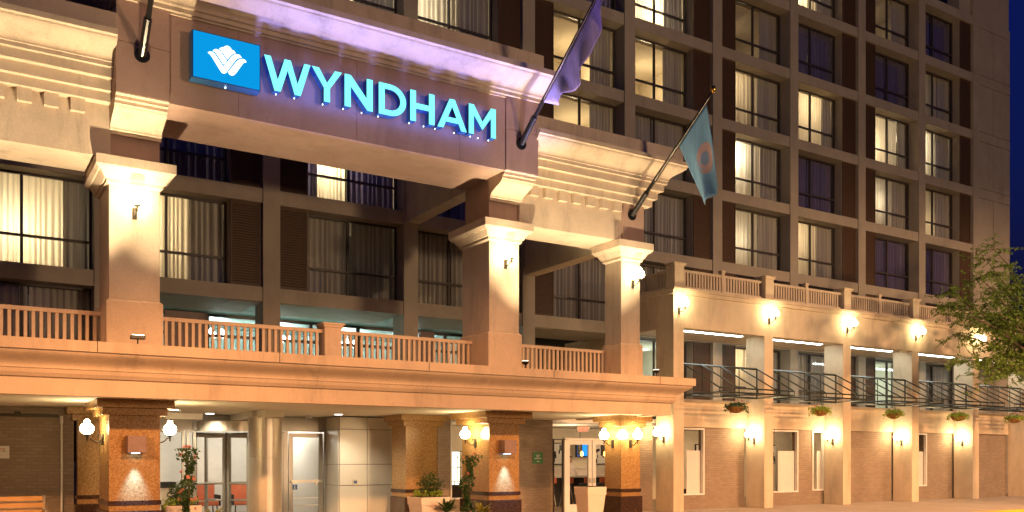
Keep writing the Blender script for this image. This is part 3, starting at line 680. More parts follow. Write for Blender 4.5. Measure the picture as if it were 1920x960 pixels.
# person behind the bar
def skin_person(x, y, z):
    me = bpy.data.meshes.new('person'); V = [(0, 0, .95), (0, 0, 1.2), (0, 0, 1.42), (0, -.01, 1.52), (0, -.02, 1.63), (0, -.02, 1.72), (-.19, 0, 1.4), (.19, 0, 1.4), (-.24, -.08, 1.15), (.24, -.08, 1.15), (-.16, -.3, 1.1), (.16, -.3, 1.12), (-.1, 0, .88), (.1, 0, .88), (-.11, 0, .48), (.11, 0, .48), (-.11, 0, .06), (.11, 0, .06), (-.11, -.14, .03), (.11, -.14, .03)]
    E_ = [(0, 1), (1, 2), (2, 3), (3, 4), (4, 5), (2, 6), (2, 7), (6, 8), (7, 9), (8, 10), (9, 11), (0, 12), (0, 13), (12, 14), (13, 15), (14, 16), (15, 17), (16, 18), (17, 19)]
    rad = [.14, .13, .13, .055, .09, .08, .065, .065, .045, .045, .03, .03, .09, .09, .06, .06, .045, .045, .035, .035]
    me.from_pydata(V, E_, []); o = bpy.data.objects.new('person', me); COL.objects.link(o)
    md = o.modifiers.new('skin', 'SKIN'); sv = me.skin_vertices[0].data
    for i, r_ in enumerate(rad): sv[i].radius = (r_, r_)
    sv[0].use_root = True
    o.modifiers.new('sub', 'SUBSURF').levels = 1; o.modifiers['sub'].render_levels = 2
    me.materials.append(M['shirt']); return o
pe = thing('person', 'dark haired person in a pale shirt standing behind the bar counter', 'person', (19.5, 27.1, 0))
b = skin_person(0, 0, 0); b.name = 'body'; b.parent = pe; b['_r'] = (0, 0, 0)
px_, py_ = 19.5, 27.1
MB().lathe([(.03, 1.5), (.07, 1.54), (.092, 1.62), (.09, 1.7), (.06, 1.76), (.02, 1.775)], px_, py_ - .025, 14).obj('face', 'skin', pe, True)
MB().lathe([(.085, 1.64), (.107, 1.69), (.1, 1.755), (.06, 1.8), (.02, 1.81)], px_, py_ + .005, 14).obj('hair', 'hair', pe, True)

# ================================================================ SIGNS
def poly(x0, s, z0, pts): return [(x0 + a * s, z0 + b * s) for a, b in pts]
sb = thing('sign_box', 'blue illuminated box sign with a white lotus emblem, left of the letters', 'sign', (4.6, 17.98, 8.97))
MB().box(3.94, 5.25, 17.715, 17.975, 8.965, 9.885).obj('box_case', 'signblue', sb, bev=.01)
MB().box(3.965, 5.225, 17.70, 17.712, 8.99, 9.86).obj('sign_face', 'signface', sb)
# emblem, drawn in fractions of the face (u right, v down)
def q2(a, b):   # crop point -> face fraction by the face's four corners
    u = (a - 70) / (905 - 70); top = 85 + (275 - 85) * u; bot = 660 + (840 - 660) * u; v = (b - top) / (bot - top)
    F0, F1 = 1.0353, .9948; X = u / (F0 / F1 * (1 - u) + u) if False else u
    return (3.965 + 1.26 * X, 9.86 - .87 * v)
emb = [[(245,368),(262,357),(300,360),(330,385),(438,545),(545,415),(575,392),(610,387),(645,395),(672,430),(640,432),(610,445),(590,465),(490,600),(470,625),(445,634),(415,618),(300,430),(272,390)],
       [(306,345),(325,328),(352,325),(385,338),(410,365),(482,468),(468,492),(448,515),(436,512),(360,395),(335,360)],
       [(388,318),(420,300),(442,300),(460,285),(490,280),(520,296),(545,330),(575,345),(594,372),(560,380),(530,405),(492,452),(430,365),(405,335)],
       [(497,615),(610,475),(650,450),(685,446),(712,458),(734,486),(706,490),(690,500),(600,625),(575,650),(545,656),(520,645)]]
for e in emb: MB().prism([q2(*p) for p in e], 17.690, 17.699).obj('emblem', 'logo', sb)
MB().lathe([(.008, 8.935), (.014, 8.945), (.012, 8.962)], 4.6, 17.85, 8).obj('drain_light', 'led', sb)

ls = thing('letter_sign', 'glowing blue channel letters reading WYNDHAM on the portico fascia', 'sign', (8, 18.0, 9.1))
LH = .66
W_, T = 1.0, .0
def letters():
    t = .165
    return dict(
      W=([(0,1),(.19,1),(.395,.33),(.60,1),(.78,1),(.985,.33),(1.19,1),(1.375,1),(1.08,0),(.90,0),(.69,.68),(.48,0),(.30,0)], 1.375),
      Y=([(0,1),(.21,1),(.45,.58),(.69,1),(.90,1),(.54,.42),(.54,0),(.36,0),(.36,.42)], .90),
      N=([(0,0),(0,1),(.17,1),(.62,.37),(.62,1),(.79,1),(.79,0),(.64,0),(.17,.65),(.17,0)], .79),
      H=([(0,0),(0,1),(.18,1),(.18,.6),(.60,.6),(.60,1),(.78,1),(.78,0),(.60,0),(.60,.42),(.18,.42),(.18,0)], .78),
      M=([(0,0),(0,1),(.17,1),(.47,.47),(.77,1),(.94,1),(.94,0),(.77,0),(.77,.66),(.47,.2),(.17,.66),(.17,0)], .94))
LD = letters()
def extr_holes(outer, inner, x0, z0, y0, y1, s):
    cu = bpy.data.curves.new('c', 'CURVE'); cu.dimensions = '2D'; cu.fill_mode = 'BOTH'; cu.extrude = abs(y1 - y0) / 2
    for pts in (outer, inner):
        sp = cu.splines.new('POLY'); sp.points.add(len(pts) - 1); sp.use_cyclic_u = True
        for i, (a, b) in enumerate(pts): sp.points[i].co = (x0 + a*s, z0 + b*s, 0, 1)
    o = bpy.data.objects.new('c', cu); COL.objects.link(o); dg = bpy.context.evaluated_depsgraph_get()
    me = bpy.data.meshes.new_from_object(o.evaluated_get(dg)); m = MB(); ym = (y0 + y1) / 2
    m.v = [(v.co.x, ym - v.co.z, v.co.y) for v in me.vertices]; m.f = [tuple(p.vertices) for p in me.polygons]
    bpy.data.objects.remove(o); return m
def letter(ch, x, z0, s, sx=1):
    yf, yb = 17.78, 17.97
    S = lambda P: [(a*sx, b) for a, b in P]
    if ch in LD:
        pts = [(x + a*s*sx, z0 + b*s) for a, b in LD[ch][0]]
        face = MB().prism(pts, yf - .006, yf); back = MB().prism(pts, yf + .002, yb)
    elif ch == 'D':
        o = [(0, 0), (0, 1), (.35, 1)] + [(.35 + .5*math.sin(t), .5 + .5*math.cos(t)) for t in [i*math.pi/20 for i in range(1, 20)]] + [(.35, 0)]
        i_ = [(.18, .17), (.18, .83), (.35, .83)] + [(.35 + .32*math.sin(t), .5 + .33*math.cos(t)) for t in [i*math.pi/16 for i in range(1, 16)]] + [(.35, .17)]
        face = extr_holes(S(o), S(i_), x, z0, yf - .006, yf, s); back = extr_holes(S(o), S(i_), x, z0, yf + .002, yb, s)
    else:  # A
        o = [(0, 0), (.395, 1), (.565, 1), (.96, 0), (.775, 0), (.69, .22), (.27, .22), (.185, 0)]; i_ = [(.335, .385), (.48, .76), (.625, .385)]
        face = extr_holes(S(o), S(i_), x, z0, yf - .006, yf, s); back = extr_holes(S(o), S(i_), x, z0, yf + .002, yb, s)
    b = back.obj('letter', 'signblue', ls); face.obj('letter_face', 'letter', b)
    return b
# measured left edges along the fascia
for ch, x, wd, nat in (('W', 5.34, .95, 1.375), ('Y', 6.32, .65, .90), ('N', 7.03, .63, .79), ('D', 7.80, .64, .85), ('H', 8.54, .59, .78), ('A', 9.205, .74, .96), ('M', 10.0, .71, .94)):
    letter(ch, x, 9.08, .67, wd / nat / .67)
for x in (5.6, 5.98, 6.58, 7.03, 7.44, 7.82, 8.55, 8.9, 9.18, 9.66, 10.08, 10.28, 10.56):
    MB().lathe([(.006, 9.025), (.011, 9.035), (.009, 9.05)], x, 17.86, 8).obj('drain_light', 'led', ls)
light('AREA', 'sign_glow', (7.9, 17.9, 9.4), 19, (.05, .16, 1), shape='RECTANGLE', size=5.4, size_y=.8, to=(7.9, 19, 9.4))

def text(s, x, y, z, size, mat, parent, name='lettering', align='CENTER'):
    cu = bpy.data.curves.new('t', 'FONT'); cu.body = s; cu.size = size; cu.align_x = align; cu.extrude = .002
    o = bpy.data.objects.new('t', cu); COL.objects.link(o); me = bpy.data.meshes.new_from_object(o.evaluated_get(bpy.context.evaluated_depsgraph_get()))
    m = MB(); m.v = [(x + v.co.x, y - v.co.z, z + v.co.y) for v in me.vertices]; m.f = [tuple(p.vertices) for p in me.polygons]
    bpy.data.objects.remove(o); return m.obj(name, mat, parent)
gs = thing('green_sign', 'small green notice with pale lettering on the brick wall by the bar doors', 'sign', (14.95, 22.38, 1.7))
MB().box(14.78, 15.13, 22.375, 22.395, 1.55, 1.89).obj('plate', 'green', gs)
for h_, z in ((.07, 1.79), (.06, 1.74), (.12, 1.69)):        # three unreadable printed lines, then a left arrow
    m = MB(); q = 14.955 - h_
    while q < 14.955 + h_ - .01: m.box(q, q + .018, 22.37, 22.374, z, z + .028); q += .025
    m.obj('lettering', 'white', gs)
MB().prism([(14.9, 1.62), (14.93, 1.645), (14.93, 1.63), (15.01, 1.63), (15.01, 1.61), (14.93, 1.61), (14.93, 1.595)], 22.37, 22.374).obj('arrow', 'white', gs)
ws_ = thing('wall_sign', 'white smoking notice on the brick wall at the left edge', 'sign', (1.0, 22.38, 1.85))
MB().box(.6, 1.15, 22.375, 22.395, 1.72, 1.99).obj('plate', 'white', ws_)
text('Smoking', .925, 22.37, 1.9, .085, 'orange', ws_); MB().box(.68, 1.1, 22.37, 22.374, 1.865, 1.872).obj('rule', 'boxm', ws_)
ex = thing('exit_sign', 'red lit exit sign hanging inside above the bar doors', 'sign', (17.25, 23.2, 2.6))
MB().box(17.0, 17.5, 23.2, 23.24, 2.55, 2.75).obj('casing', 'white', ex); text('EXIT', 17.25, 23.19, 2.58, .19, 'exitm', ex)

# ================================================================ WALL LAMPS
def lamp(loc, rz, label, group, proto=[None]):
    if proto[0] is None:
        rt = thing('wall_lamp', label, 'lamp', (0, 0, 0), group)
        m = MB()
        for z, w_ in ((-.1, .035), (0, .05), (.1, .03)): pass
        m.bar((0, -.012, -.12), (0, -.012, .1), .045, 8); m.bar((0, -.0, 0), (0, -.05, 0), .03, 8)
        m.obj('wall_plate', 'bronze', rt)
        pts = [(0, -.04, 0), (0, -.08, -.045), (0, -.14, -.055), (0, -.2, -.02), (0, -.24, .03), (0, -.29, .045)]
        sc2 = [(0, -.03, .03), (0, -.06, .09), (0, -.1, .1), (0, -.11, .06), (0, -.085, .04)]
        MB().tube(pts, .013).tube(sc2, .008).bar((0, -.3, -.03), (0, -.3, .09), .016, 8).obj('bracket', 'bronze', rt)
        MB().lathe([(.02, .06), (.05, .075), (.065, .1), (.06, .105)], 0, -.3, 14).obj('holder', 'bronze', rt)
        MB().lathe([(.05, .105), (.085, .125), (.118, .165), (.127, .215), (.115, .265), (.08, .305), (.045, .32), (.045, .33), (.052, .35), (.045, .38), (.018, .395)], 0, -.3, 20).obj('globe', 'globe', rt, True)
        proto[0] = rt; rt.location = loc; rt.rotation_euler = (0, 0, rz); return rt
    return dup(proto[0], loc, rz, label, group)
GL = 'globe wall lamps'
lamp((3.1, 18.8, 6.5), 0, 'globe lamp high on the front of the left big column', GL)
lamp((11.6, 18.8, 6.48), 0, 'globe lamp high on the front of the middle big column', GL)
lamp((15.62, 18.8, 6.4), 0, 'globe lamp high on the front of the right column', GL)
lamp((2.64, 19.5, 2.1), R(-90), 'globe lamp on the left side of the left granite column', GL)
lamp((3.57, 19.35, 2.1), R(90), 'globe lamp on the right side of the left granite column, half hidden', GL)
lamp((11.14, 19.45, 2.1), R(-90), 'globe lamp on the left side of the middle granite column', GL)
lamp((15.23, 19.15, 2.12), R(-90), 'globe lamp on the left side of the right granite column', GL)
lamp((15.55, 18.8, 2.12), 0, 'globe lamp on the front of the right granite column', GL)
nm = ['first', 'second', 'third', 'fourth', 'fifth', 'sixth']
for k in range(5):
    lamp((PC(k) - .03, 21.5, 6.42), 0, f'{nm[k]} globe lamp from the portico along the top of the arcade', GL)
for k in range(5):
    lamp((PC(k) - .25, 21.95, 2.32), R(-90), f'{nm[k]} globe lamp from the portico on the ground level arcade columns', GL)

# downlight boxes on granite columns
for i, (x, lb) in enumerate(((3.1, 'square downlight box on the left granite column'), (11.57, 'square downlight box on the middle granite column'))):
    rt = thing('downlight_box', lb, 'lamp', (x, 18.8, 1.99), 'square downlight boxes')
    MB().box(x-.17, x+.17, 18.5, 18.8, 1.83, 2.16).obj('housing', 'boxm', rt, bev=.008); MB().box(x-.07, x+.07, 18.6, 18.74, 1.822, 1.829).obj('lens', 'led', rt)
    light('SPOT', 'downlight_beam', (x, 18.64, 1.80), 240, (.25, .55, 1), spot_size=R(50), spot_blend=1.0, shadow_soft_size=.03, to=(x, 18.745, .6))
# recessed ceiling lights
for i, (x, y, lb) in enumerate(((4.47, 21.9, 'round ceiling downlight nearest the left granite column'), (5.62, 23.3, 'round ceiling downlight in front of the revolving door'), (8.53, 22.0, 'round ceiling downlight in front of the glass door'))):
    rt = thing('ceiling_light', lb, 'lamp', (x, y, 2.86), 'round ceiling downlights'); MB().lathe([(.13, 2.845), (.13, 2.861)], x, y, 20).obj('trim', 'white', rt)
    MB().lathe([(.1, 2.838), (.1, 2.844)], x, y, 20).obj('lens', 'down', rt)
    light('SPOT', 'ceiling_beam', (x, y, 2.82), 170, (1, .86, .62), spot_size=R(140), spot_blend=.6, shadow_soft_size=.08, to=(x, y, 0))

# floodlights on the canopy edge
def flood(x, y, label, head):
    rt = thing('floodlight', label, 'lamp', (x, y, 3.75), 'floodlights on the canopy edge')
    MB().bar((x, y, 3.75), (x, y, 3.86), .014).lathe([(.05, 3.75), (.05, 3.762), (.02, 3.77)], x, y, 10).obj('stem', 'black', rt)
    if head == 'bowl': MB().lathe([(.03, 3.85), (.07, 3.88), (.095, 3.93), (.09, 3.935)], x, y, 14).obj('head', 'black', rt); MB().lathe([(.08, 3.936), (.08, 3.94)], x, y, 14).obj('lens', 'floodlens', rt)
    else: MB().box(x-.12, x+.12, y-.07, y+.07, 3.86, 3.93).obj('head', 'black', rt, bev=.01); MB().box(x-.1, x+.1, y-.05, y+.05, 3.932, 3.938).obj('lens', 'floodlens', rt)
flood(2.9, 17.25, 'black box floodlight on the canopy edge below the left big column', 'box')
flood(11.18, 17.25, 'black bowl floodlight on the canopy edge beside the middle column', 'bowl')
flood(15.1, 17.25, 'black bowl floodlight at the right end of the canopy edge', 'bowl')
UP = (1, .765, .45)
for x, tx, pw in ((2.9, 1.0, 1250), (2.9, 4.8, 620), (11.18, 9.2, 560), (11.18, 13.6, 1000), (15.1, 14.4, 850)):
    light('SPOT', 'uplight', (x, 17.2, 3.97), pw, UP, spot_size=R(74), spot_blend=.6, shadow_soft_size=.05, to=(tx, 18.3, 9.4))
light('SPOT', 'uplight', (-2.5, 17.2, 3.97), 1250, UP, spot_size=R(74), spot_blend=.6, shadow_soft_size=.05, to=(-1.5, 18.3, 9.4))
light('AREA', 'purple_washer', (8.7, 17.02, 3.8), 80, (.24, .25, 1), shape='RECTANGLE', size=7.6, size_y=.08, spread=R(24)).rotation_euler = (R(177.5), 0, 0)
light('SPOT', 'purple_uplight', (11.18, 17.1, 3.98), 800, (.26, .12, 1), spot_size=R(30), spot_blend=.8, shadow_soft_size=.06, to=(12.0, 16.15, 10.2))

# ================================================================ FLAGPOLES AND FLAGS
def pole(x, y, z, L_, label, ball):
    rt = thing('flagpole', label, 'flagpole', (x, y, z), 'tilted flagpoles on the portico')
    dy, dz = -.80, .60
    k = MB(); k.prism([(x + .14*math.cos(t), z + .14*math.sin(t)) for t in [i*math.pi/8 for i in range(16)]], y-.03, y); k.obj('wall_plate', 'black', rt)
    MB().bar((x, y-.03, z), (x, y + dy*.75, z + dz*.75), .075, 12).obj('socket', 'black', rt)
    e = (x, y + dy*L_, z + dz*L_); MB().bar((x, y + dy*.7, z + dz*.7), e, .05, 10, .034).obj('pole', 'black', rt, True)
    if ball: MB().lathe([(.015, e[2]-.04), (.05, e[2]-.0), (.075, e[2]+.06), (.05, e[2]+.12), (.01, e[2]+.14)], e[0], e[1], 16).obj('finial', 'gold', rt, True)
    m = MB(); m.tube([(x-.02, y+dy*1.0, z+dz*1.0-.03), (x-.06, y+dy*L_*.6, z+dz*L_*.6-.1), (x-.02, y+dy*L_*.96, z+dz*L_*.96-.03)], .005, 4); m.obj('rope', 'plant', rt)
pole(3.1, 18.0, 9.28, 3.9, 'tilted black flagpole on the left pilaster, cut off by the top edge', True)
pole(11.54, 18.0, 9.18, 4.2, 'tilted black flagpole with the furled violet-lit flag', True)
pole(15.5, 18.69, 8.21, 3.78, 'tilted black flagpole with gold ball finial and the blue flag', True)
def flagcloth(x, y, z, s0, s1, drop, width, seed, xs, folds):
    # cloth tied along the pole between s0..s1 metres, hanging free below
    dy, dz = -.80, .60; m = MB(); nu, nv = 26, 14; r = random.Random(seed)
    for j in range(nv + 1):
        v = j / nv
        for i in range(nu + 1):
            u = i / nu; s = s0 + (s1 - s0) * u; py, pz = y + dy*s, z + dz*s
            d_ = drop(u) * v; gather = width(u, v)
            fx = math.sin(u * folds + v * 1.5) * .10 * v + math.sin(u * folds * 2.3 + 2) * .03 * v
            m.v.append((x + xs * v + fx, py + gather, pz - .05 - d_))
    for j in range(nv):
        for i in range(nu): a = j*(nu+1) + i; m.f.append((a, a+1, a+nu+2, a+nu+1))
    return m
violet = cloth('violet_lit_flag_cloth', (.60, .54, .85), .3); blue = cloth('blue_flag_cloth', (.26, .48, .72), .35)  # first cloth is a pale flag with the violet uplight tinted into its colour
f1 = flagcloth(11.54, 18.0, 9.18, 1.2, 3.95, lambda u: min(1.4*u + .1, 1.3*(1-u) + .2), lambda u, v: -.25 * v * (1-u), 3, .12, 16).obj('flag', violet, None, True)
so = f1.modifiers.new('s', 'SOLIDIFY'); so.thickness = .004
f1['label'] = 'pale flag lit violet hanging furled along the middle flagpole'; f1['category'] = 'flag'
f2t = thing('flag', 'light blue flag with a round red brown emblem hanging from the right flagpole', 'flag', (15.5, 16.5, 9))
def f2p(u, v):      # u along hoist (0 low, 1 top), v out to the fly
    s = 2.3 + 1.2 * u; py, pz = 18.69 - .80*s, 8.21 + .60*s
    d_ = v * (2.15 - .35 * (1 - u)); pull = -.38 * v * (1 - u) - .34 * v
    return (15.5 + .05*v + (.07*math.sin(u*9 + v*2)) * v, py + pull - .07*v, pz - .05 - d_ + .15 * v * (1 - u))
m = MB(); NU, NV = 30, 24
for j in range(NV + 1):
    for i in range(NU + 1): m.v.append(f2p(i / NU, j / NV))
for j in range(NV):
    for i in range(NU): a = j*(NU+1) + i; m.f.append((a, a+1, a+NU+2, a+NU+1))
o = m.obj('cloth', blue, f2t, True); so = o.modifiers.new('s', 'SOLIDIFY'); so.thickness = .004
redm = plain('emblem_red', (.36, .24, .25), .8); dkb = plain('emblem_dark', (.16, .22, .36), .8)
for rad, off, mt in ((.34, .006, redm), (.15, .012, dkb)):
    m = MB(); n = 28; cu_, cv_ = .62, .52
    for sgn in (-1,):
        rings = [0, .33, .66, 1]; k = len(m.v)
        for q in rings:
            for i in range(n):
                t = 6.283*i/n; p = Vector(f2p(cu_ + q*rad*math.cos(t)*.85, cv_ + q*rad*.55*math.sin(t))); m.v.append((p.x + sgn*off, p.y, p.z))
        for a in range(3):
            for i in range(n): j = (i+1) % n; m.f.append((k + a*n + i, k + a*n + j, k + (a+1)*n + j, k + (a+1)*n + i))
    m.obj('emblem', mt, f2t, True)

# ================================================================ PLANTERS AND PLANTS
def planter(x, y, w, h, label, group='pale square planters'):
    rt = thing('planter', label, 'planter', (x, y, 0), group)
    MB().taper(x, y, w*.72, w*.96, 0, h*.78).obj('pot', 'plant', rt, bev=.01); MB().taper(x, y, w, w*1.03, h*.78, h).obj('rim', 'plant', rt, bev=.008)
    MB().box(x-w*.9, x+w*.9, y-w*.9, y+w*.9, h, h+.012).obj('soil', 'soil', rt); return rt
planter(14.35, 19.0, .3, .97, 'tall empty white planter at the foot of the right granite column')
planter(9.35, 18.5, .36, .84, 'white planter with a round bush beside the middle granite column')
planter(4.02, 19.0, .32, .78, 'peach planter with a round bush beside the left granite column')
def bush(x, y, z, r, label, mat='dleaf', n=900, sz=.035):
    rt = thing('bush', label, 'shrub', (x, y, z), 'round clipped bushes'); m = MB(); rr = random.Random(int(x*10))
    for i in range(n):
        v = Vector([rr.gauss(0, 1) for _ in range(3)]).normalized() * r * (rr.random() ** .4) * (1 + .18*math.sin(i)); m.leaf((x + v.x, y + v.y, z + r*.9 + v.z*.95), sz, .3)
    m.obj('foliage', mat, rt); MB().bar((x, y, z), (x, y, z + r), .02).obj('stem', 'bark', rt)
bush(9.38, 18.5, .84, .3, 'round dark green bush in the planter beside the middle column')
bush(4.0, 19.0, .78, .25, 'small round dark green bush in the planter beside the left column')
def ivy(x, y, z, label, k=5, sp=.3, n=260):
    m = MB(); rr = random.Random(int(x*77))
    for i in range(n): a = rr.random()*6.28; q = sp * (.75 + .4*rr.random()); m.leaf((x + q*math.cos(a), y + q*math.sin(a), z + rr.uniform(-.12, .1)), .038, .7)
    o = m.obj('ivy', 'lime'); o['label'] = label; o['category'] = 'plant'; o['group'] = 'lime trailing plants'
ivy(9.35, 18.5, .88, 'lime trailing plant spilling over the planter beside the middle column')
ivy(4.0, 19.0, .8, 'lime trailing plant spilling over the planter beside the left column')
def vine(x, y, z0, z1, label, r=.13, fl=14, head=.28, n=800):
    rt = thing('climbing_plant', label, 'plant', (x, y, 0), 'climbing plants on poles'); rr = random.Random(int(x*13)); m = MB()
    for i in range(n):
        z = z0 + (z1 - z0) * rr.random(); q = r * (1 + .5*math.sin(z*9 + x)) * rr.random() ** .5
        if z > z1 - .25: q *= head / r * .6
        a = rr.random()*6.28; m.leaf((x + q*math.cos(a) + .05*math.sin(z*5), y + q*math.sin(a), z), .042, .55)
    m.obj('foliage', 'dleaf', rt); MB().tube([(x, y, 0), (x+.04, y, (z0+z1)/2), (x-.02, y, z1)], .022).obj('stem', 'bark', rt)
    for i in range(fl):
        m = MB()
        z = z1 - (z1 - z0) * rr.random() ** 2.2 + .04; a = rr.random()*6.28
        for _ in range(5): m.leaf((x + r*1.15*math.cos(a) + rr.gauss(0, .015), y - abs(r*math.sin(a)), z + rr.gauss(0, .015)), .035, .8)
        m.obj('flower', 'flower', rt)
vine(3.96, 18.2, .2, 1.92, 'climbing plant with pink flowers beside the left granite column', fl=16)
vine(10.05, 17.9, .25, 1.78, 'dark climbing plant in front of the middle granite column', fl=4, head=.38)
def spiky(x, y, z, label, s=.45, mat='yleaf'):
    m = MB(); rr = random.Random(int(x*9))
    for i in range(60):
        a = rr.random()*6.28; L_ = s * rr.uniform(.6, 1.1); b = Vector((math.cos(a), math.sin(a), 0)); w = Vector((-math.sin(a), math.cos(a), 0))*.02; lift = rr.uniform(.5, 1)
        p = [Vector((x, y, z)) + b*L_*t*(1.2-lift*.6) + Vector((0, 0, L_*(t*lift*1.3 - t*t*.55))) for t in (0, .35, .7, 1)]; k = len(m.v)
        for q, ww in zip(p, (.6, 1.3, 1, .1)): m.v += [tuple(q - w*ww), tuple(q + w*ww)]
        for j in range(3): m.f.append((k+2*j, k+2*j+1, k+2*j+3, k+2*j+2))
    o = m.obj('spiky_plant', mat); o['label'] = label; o['category'] = 'plant'; o['group'] = 'arching strap leaved plants'
for x, y, w_, lb in ((4.55, 18.6, .22, 'low bowl planter with yellow green strap leaves near the left column'), (9.75, 17.9, .3, 'low round planter under the dark climbing plant')):
    rt = thing('planter', lb, 'planter', (x, y, 0), 'low round planters'); MB().lathe([(w_*.7, 0), (w_, .3), (w_*1.1, .5), (w_, .5)], x, y, 20).obj('pot', 'plant', rt)
spiky(4.55, 18.6, .45, 'yellow green strap leaved plant right of the pink flowered climber')
spiky(9.5, 17.9, .5, 'dark strap leaved plant in front of the white planter', .5, 'dleaf')
spiky(10.3, 17.7, .45, 'yellow edged strap leaved plant at the foot of the middle column', .4)

# ================================================================ SMALL THINGS
be = thing('bench', 'wooden slatted bench with metal arm against the brick wall', 'bench', (.9, 21.0, 0))
m = MB()
for i, z in enumerate((.56, .70, .84)): m.box(-.9, 1.72, 21.22 + i*.02, 21.25 + i*.02, z, z + .09)
m.obj('backrest', 'wood', be)
m = MB()
for i in range(5): m.box(-.9, 1.72, 20.75 + i*.095, 20.83 + i*.095, .42, .45)
m.obj('seat', 'wood', be)
for x in (-.6, 1.7):
    MB().box(x, x+.05, 20.72, 20.77, 0, .62).box(x, x+.05, 21.26, 21.31, 0, .95).box(x, x+.05, 20.72, 21.26, .62, .66).obj('leg', 'steelp', be)
pp = thing('drain_pipe', 'thin white vertical pipe on the brick wall left of the granite column', 'pipe', (2.16, 22.3, 0))
MB().bar((2.16, 22.3, 0), (2.16, 22.3, 2.6), .022, 8).obj('pipe', 'white', pp); MB().bar((2.16, 22.3, 2.5), (2.16, 22.3, 2.66), .035, 8).box(2.1, 2.22, 22.24, 22.36, 0, .12).obj('fitting', 'white', pp)
dp = thing('overhead_pipe', 'dark horizontal pipe along the top of the left brick wall', 'pipe', (1, 22.2, 2.7))
MB().bar((-2, 22.28, 2.66), (2.1, 22.28, 2.66), .035, 8).obj('pipe', 'bronze', dp); MB().bar((1.3, 22.28, 2.66), (1.3, 22.28, 2.74), .06, 8).bar((.6, 22.28, 2.66), (.72, 22.28, 2.66), .055, 8).obj('fitting', 'bronze', dp)
ab = thing('door_button', 'dark door opener button on the pale stone wall', 'button', (9.4, 22.99, 1.1)); MB().box(9.32, 9.46, 22.97, 22.998, 1.0, 1.14).obj('plate', 'steel', ab); MB().box(9.345, 9.435, 22.96, 22.969, 1.03, 1.11).obj('button', 'signblue', ab)
sm = thing('smoke_detector', 'white smoke detector on the header above the glass door', 'detector', (8.3, 23.9, 2.6)); MB().lathe([(.1, 2.8), (.09, 2.84), (.09, 2.86)], 8.3, 23.6, 14).obj('case', 'white', sm)
ht = thing('ceiling_heater', 'white box heater under the canopy ceiling', 'heater', (4.6, 21.5, 2.7)); MB().box(4.2, 5.0, 21.4, 21.7, 2.62, 2.75).obj('housing', 'white', ht); MB().box(4.5, 4.55, 21.5, 21.55, 2.75, 2.861).obj('hanger', 'white', ht)
cs = thing('console_table', 'pale console cabinet with dark top behind the entrance glass', 'cabinet', (4.3, 24.6, 0)); MB().box(3.8, 5.0, 24.5, 24.9, 0, .95).obj('cabinet', 'cream', cs); MB().box(3.75, 5.05, 24.45, 24.95, .95, 1.1).obj('cabinet_top', 'dark', cs)

# ================================================================ TREE
tr = thing('street_tree', 'small leaved street tree reaching in from the right edge in front of the wing', 'tree', (34.2, 17.0, 0))
tk = MB(); base = Vector((34.2, 17.0, 0)); top = Vector((34.0, 17.0, 4.4)); tk.bar(base, top, .17, 10, .13)
tg = [(27.0, 16.9, 6.6), (27.6, 17.4, 7.1), (28.2, 16.5, 7.5), (29.2, 17, 8.3), (30.4, 17.3, 8.9), (28.6, 17.6, 5.9), (29.6, 16.6, 6.3), (30.6, 17.0, 7.3), (29.2, 17.5, 6.9), (31.2, 16.4, 8.0), (27.6, 16.8, 4.9), (29.4, 17, 4.6), (30.8, 17.2, 5.4), (31.4, 17.9, 6.6),
      (33, 15.5, 9.2), (35.5, 16, 9), (37, 17.5, 7.6), (36, 19, 8), (33.5, 19.0, 8.6), (34.5, 14.5, 7.2), (36.8, 15.8, 6.2), (34.5, 17, 10)]
lf = MB(); rr = random.Random(5)
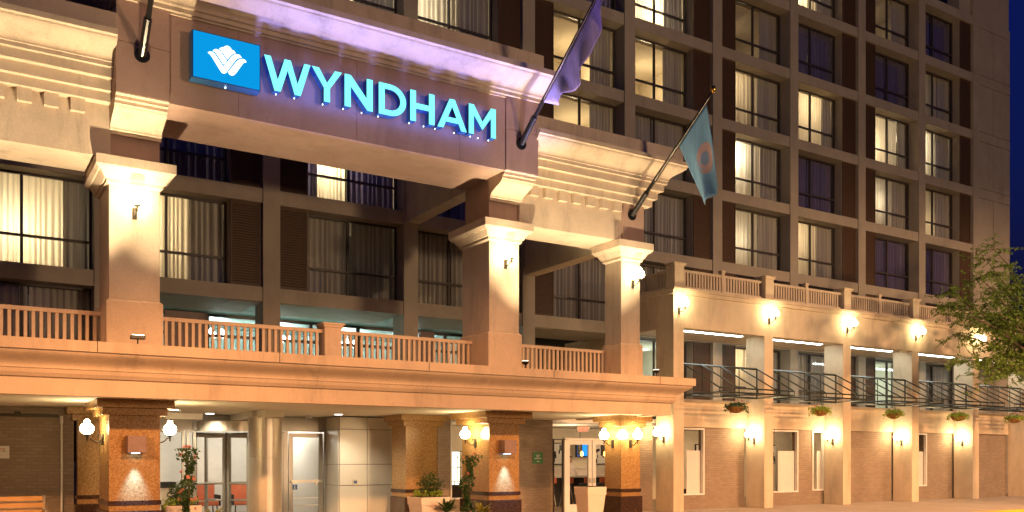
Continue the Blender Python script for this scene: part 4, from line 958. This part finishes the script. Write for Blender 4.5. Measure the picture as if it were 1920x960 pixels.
for t in tg:
    t = Vector(t); mid = top.lerp(t, .45) + Vector((rr.gauss(0, .15), rr.gauss(0, .15), .45)); pts = []
    for i in range(9):
        q = i / 8; pts.append(top*(1-q)**2 + mid*2*q*(1-q) + t*q*q + Vector((rr.gauss(0, .04), rr.gauss(0, .04), rr.gauss(0, .04))))
    for i in range(8): tk.bar(pts[i], pts[i+1], .075*(1-i/8.5)+.008, 6, .075*(1-(i+1)/8.5)+.006)
    for i in range(3, 9):
        for _ in range(6):
            d_ = Vector((rr.gauss(-.15, 1), rr.gauss(0, 1), rr.gauss(0, .35))).normalized() * rr.uniform(.35, 1.0); p0 = pts[i]; p1 = p0 + d_ + Vector((0, 0, -.12))
            tk.bar(p0, p1, .009, 4, .004)
            for s_ in range(4):
                q0 = p0.lerp(p1, .25 + .25*s_); dd = Vector((rr.gauss(0, 1), rr.gauss(0, 1), rr.gauss(-.3, .4))).normalized() * rr.uniform(.15, .34)
                for w_ in range(9):
                    for sd in (-1, 1):
                        c = q0 + dd * (w_ / 8) + Vector((rr.gauss(0, .012), rr.gauss(0, .012), rr.gauss(0, .012))) + dd.orthogonal().normalized() * sd * .03
                        lf.leaf(c, .043, .4)
tk.obj('trunk', 'bark', tr); lf.obj('crown', 'leaf', tr)

# ================================================================ WORLD AND STREET LIGHT
w = bpy.data.worlds.new('World'); sc.world = w; w.use_nodes = True; n = w.node_tree.nodes; l = w.node_tree.links
bg = n['Background']; sky = n.new('ShaderNodeTexSky'); sky.sky_type = 'NISHITA'; sky.sun_disc = False
sky.sun_elevation = R(-1.0); sky.sun_rotation = R(200); sky.altitude = 0; sky.air_density = 1.6; sky.ozone_density = 4
tint = n.new('ShaderNodeMix'); tint.data_type = 'RGBA'; tint.blend_type = 'MULTIPLY'; tint.inputs[0].default_value = 1; tint.inputs[7].default_value = (.40, .5, 1.75, 1)
l.new(sky.outputs[0], tint.inputs[6]); l.new(tint.outputs[2], bg.inputs[0]); bg.inputs[1].default_value = .15
sun = light('SUN', 'sun', (0, -20, 30), .015, (1, .8, .7), angle=R(10), to=(6, 0, 26))
SOD = (1, .46, .175)
for x in (30, 42):
    light('SPOT', 'street_lamp_light', (x, 6.5, 8.5), 4200, (1, .58, .30), spot_size=R(110), spot_blend=.5, shadow_soft_size=.3, to=(x + 1, 17, 1.5))
for x in (-6, 6, 18, 29):
    light('SPOT', 'street_lamp_light', (x, 5.5, 7.6), 5200, SOD, spot_size=R(98), spot_blend=.35, shadow_soft_size=.25, to=(x + 1.5, 12.5, -1.5))
light('POINT', 'city_glow', (19, -14, 4.5), 11000, (1, .64, .37), shadow_soft_size=1.5)
bpy.context.view_layer.update()
for o in bpy.data.objects:
    for kk in ('_r', '_abs', '_first'):
        if kk in o: del o[kk]
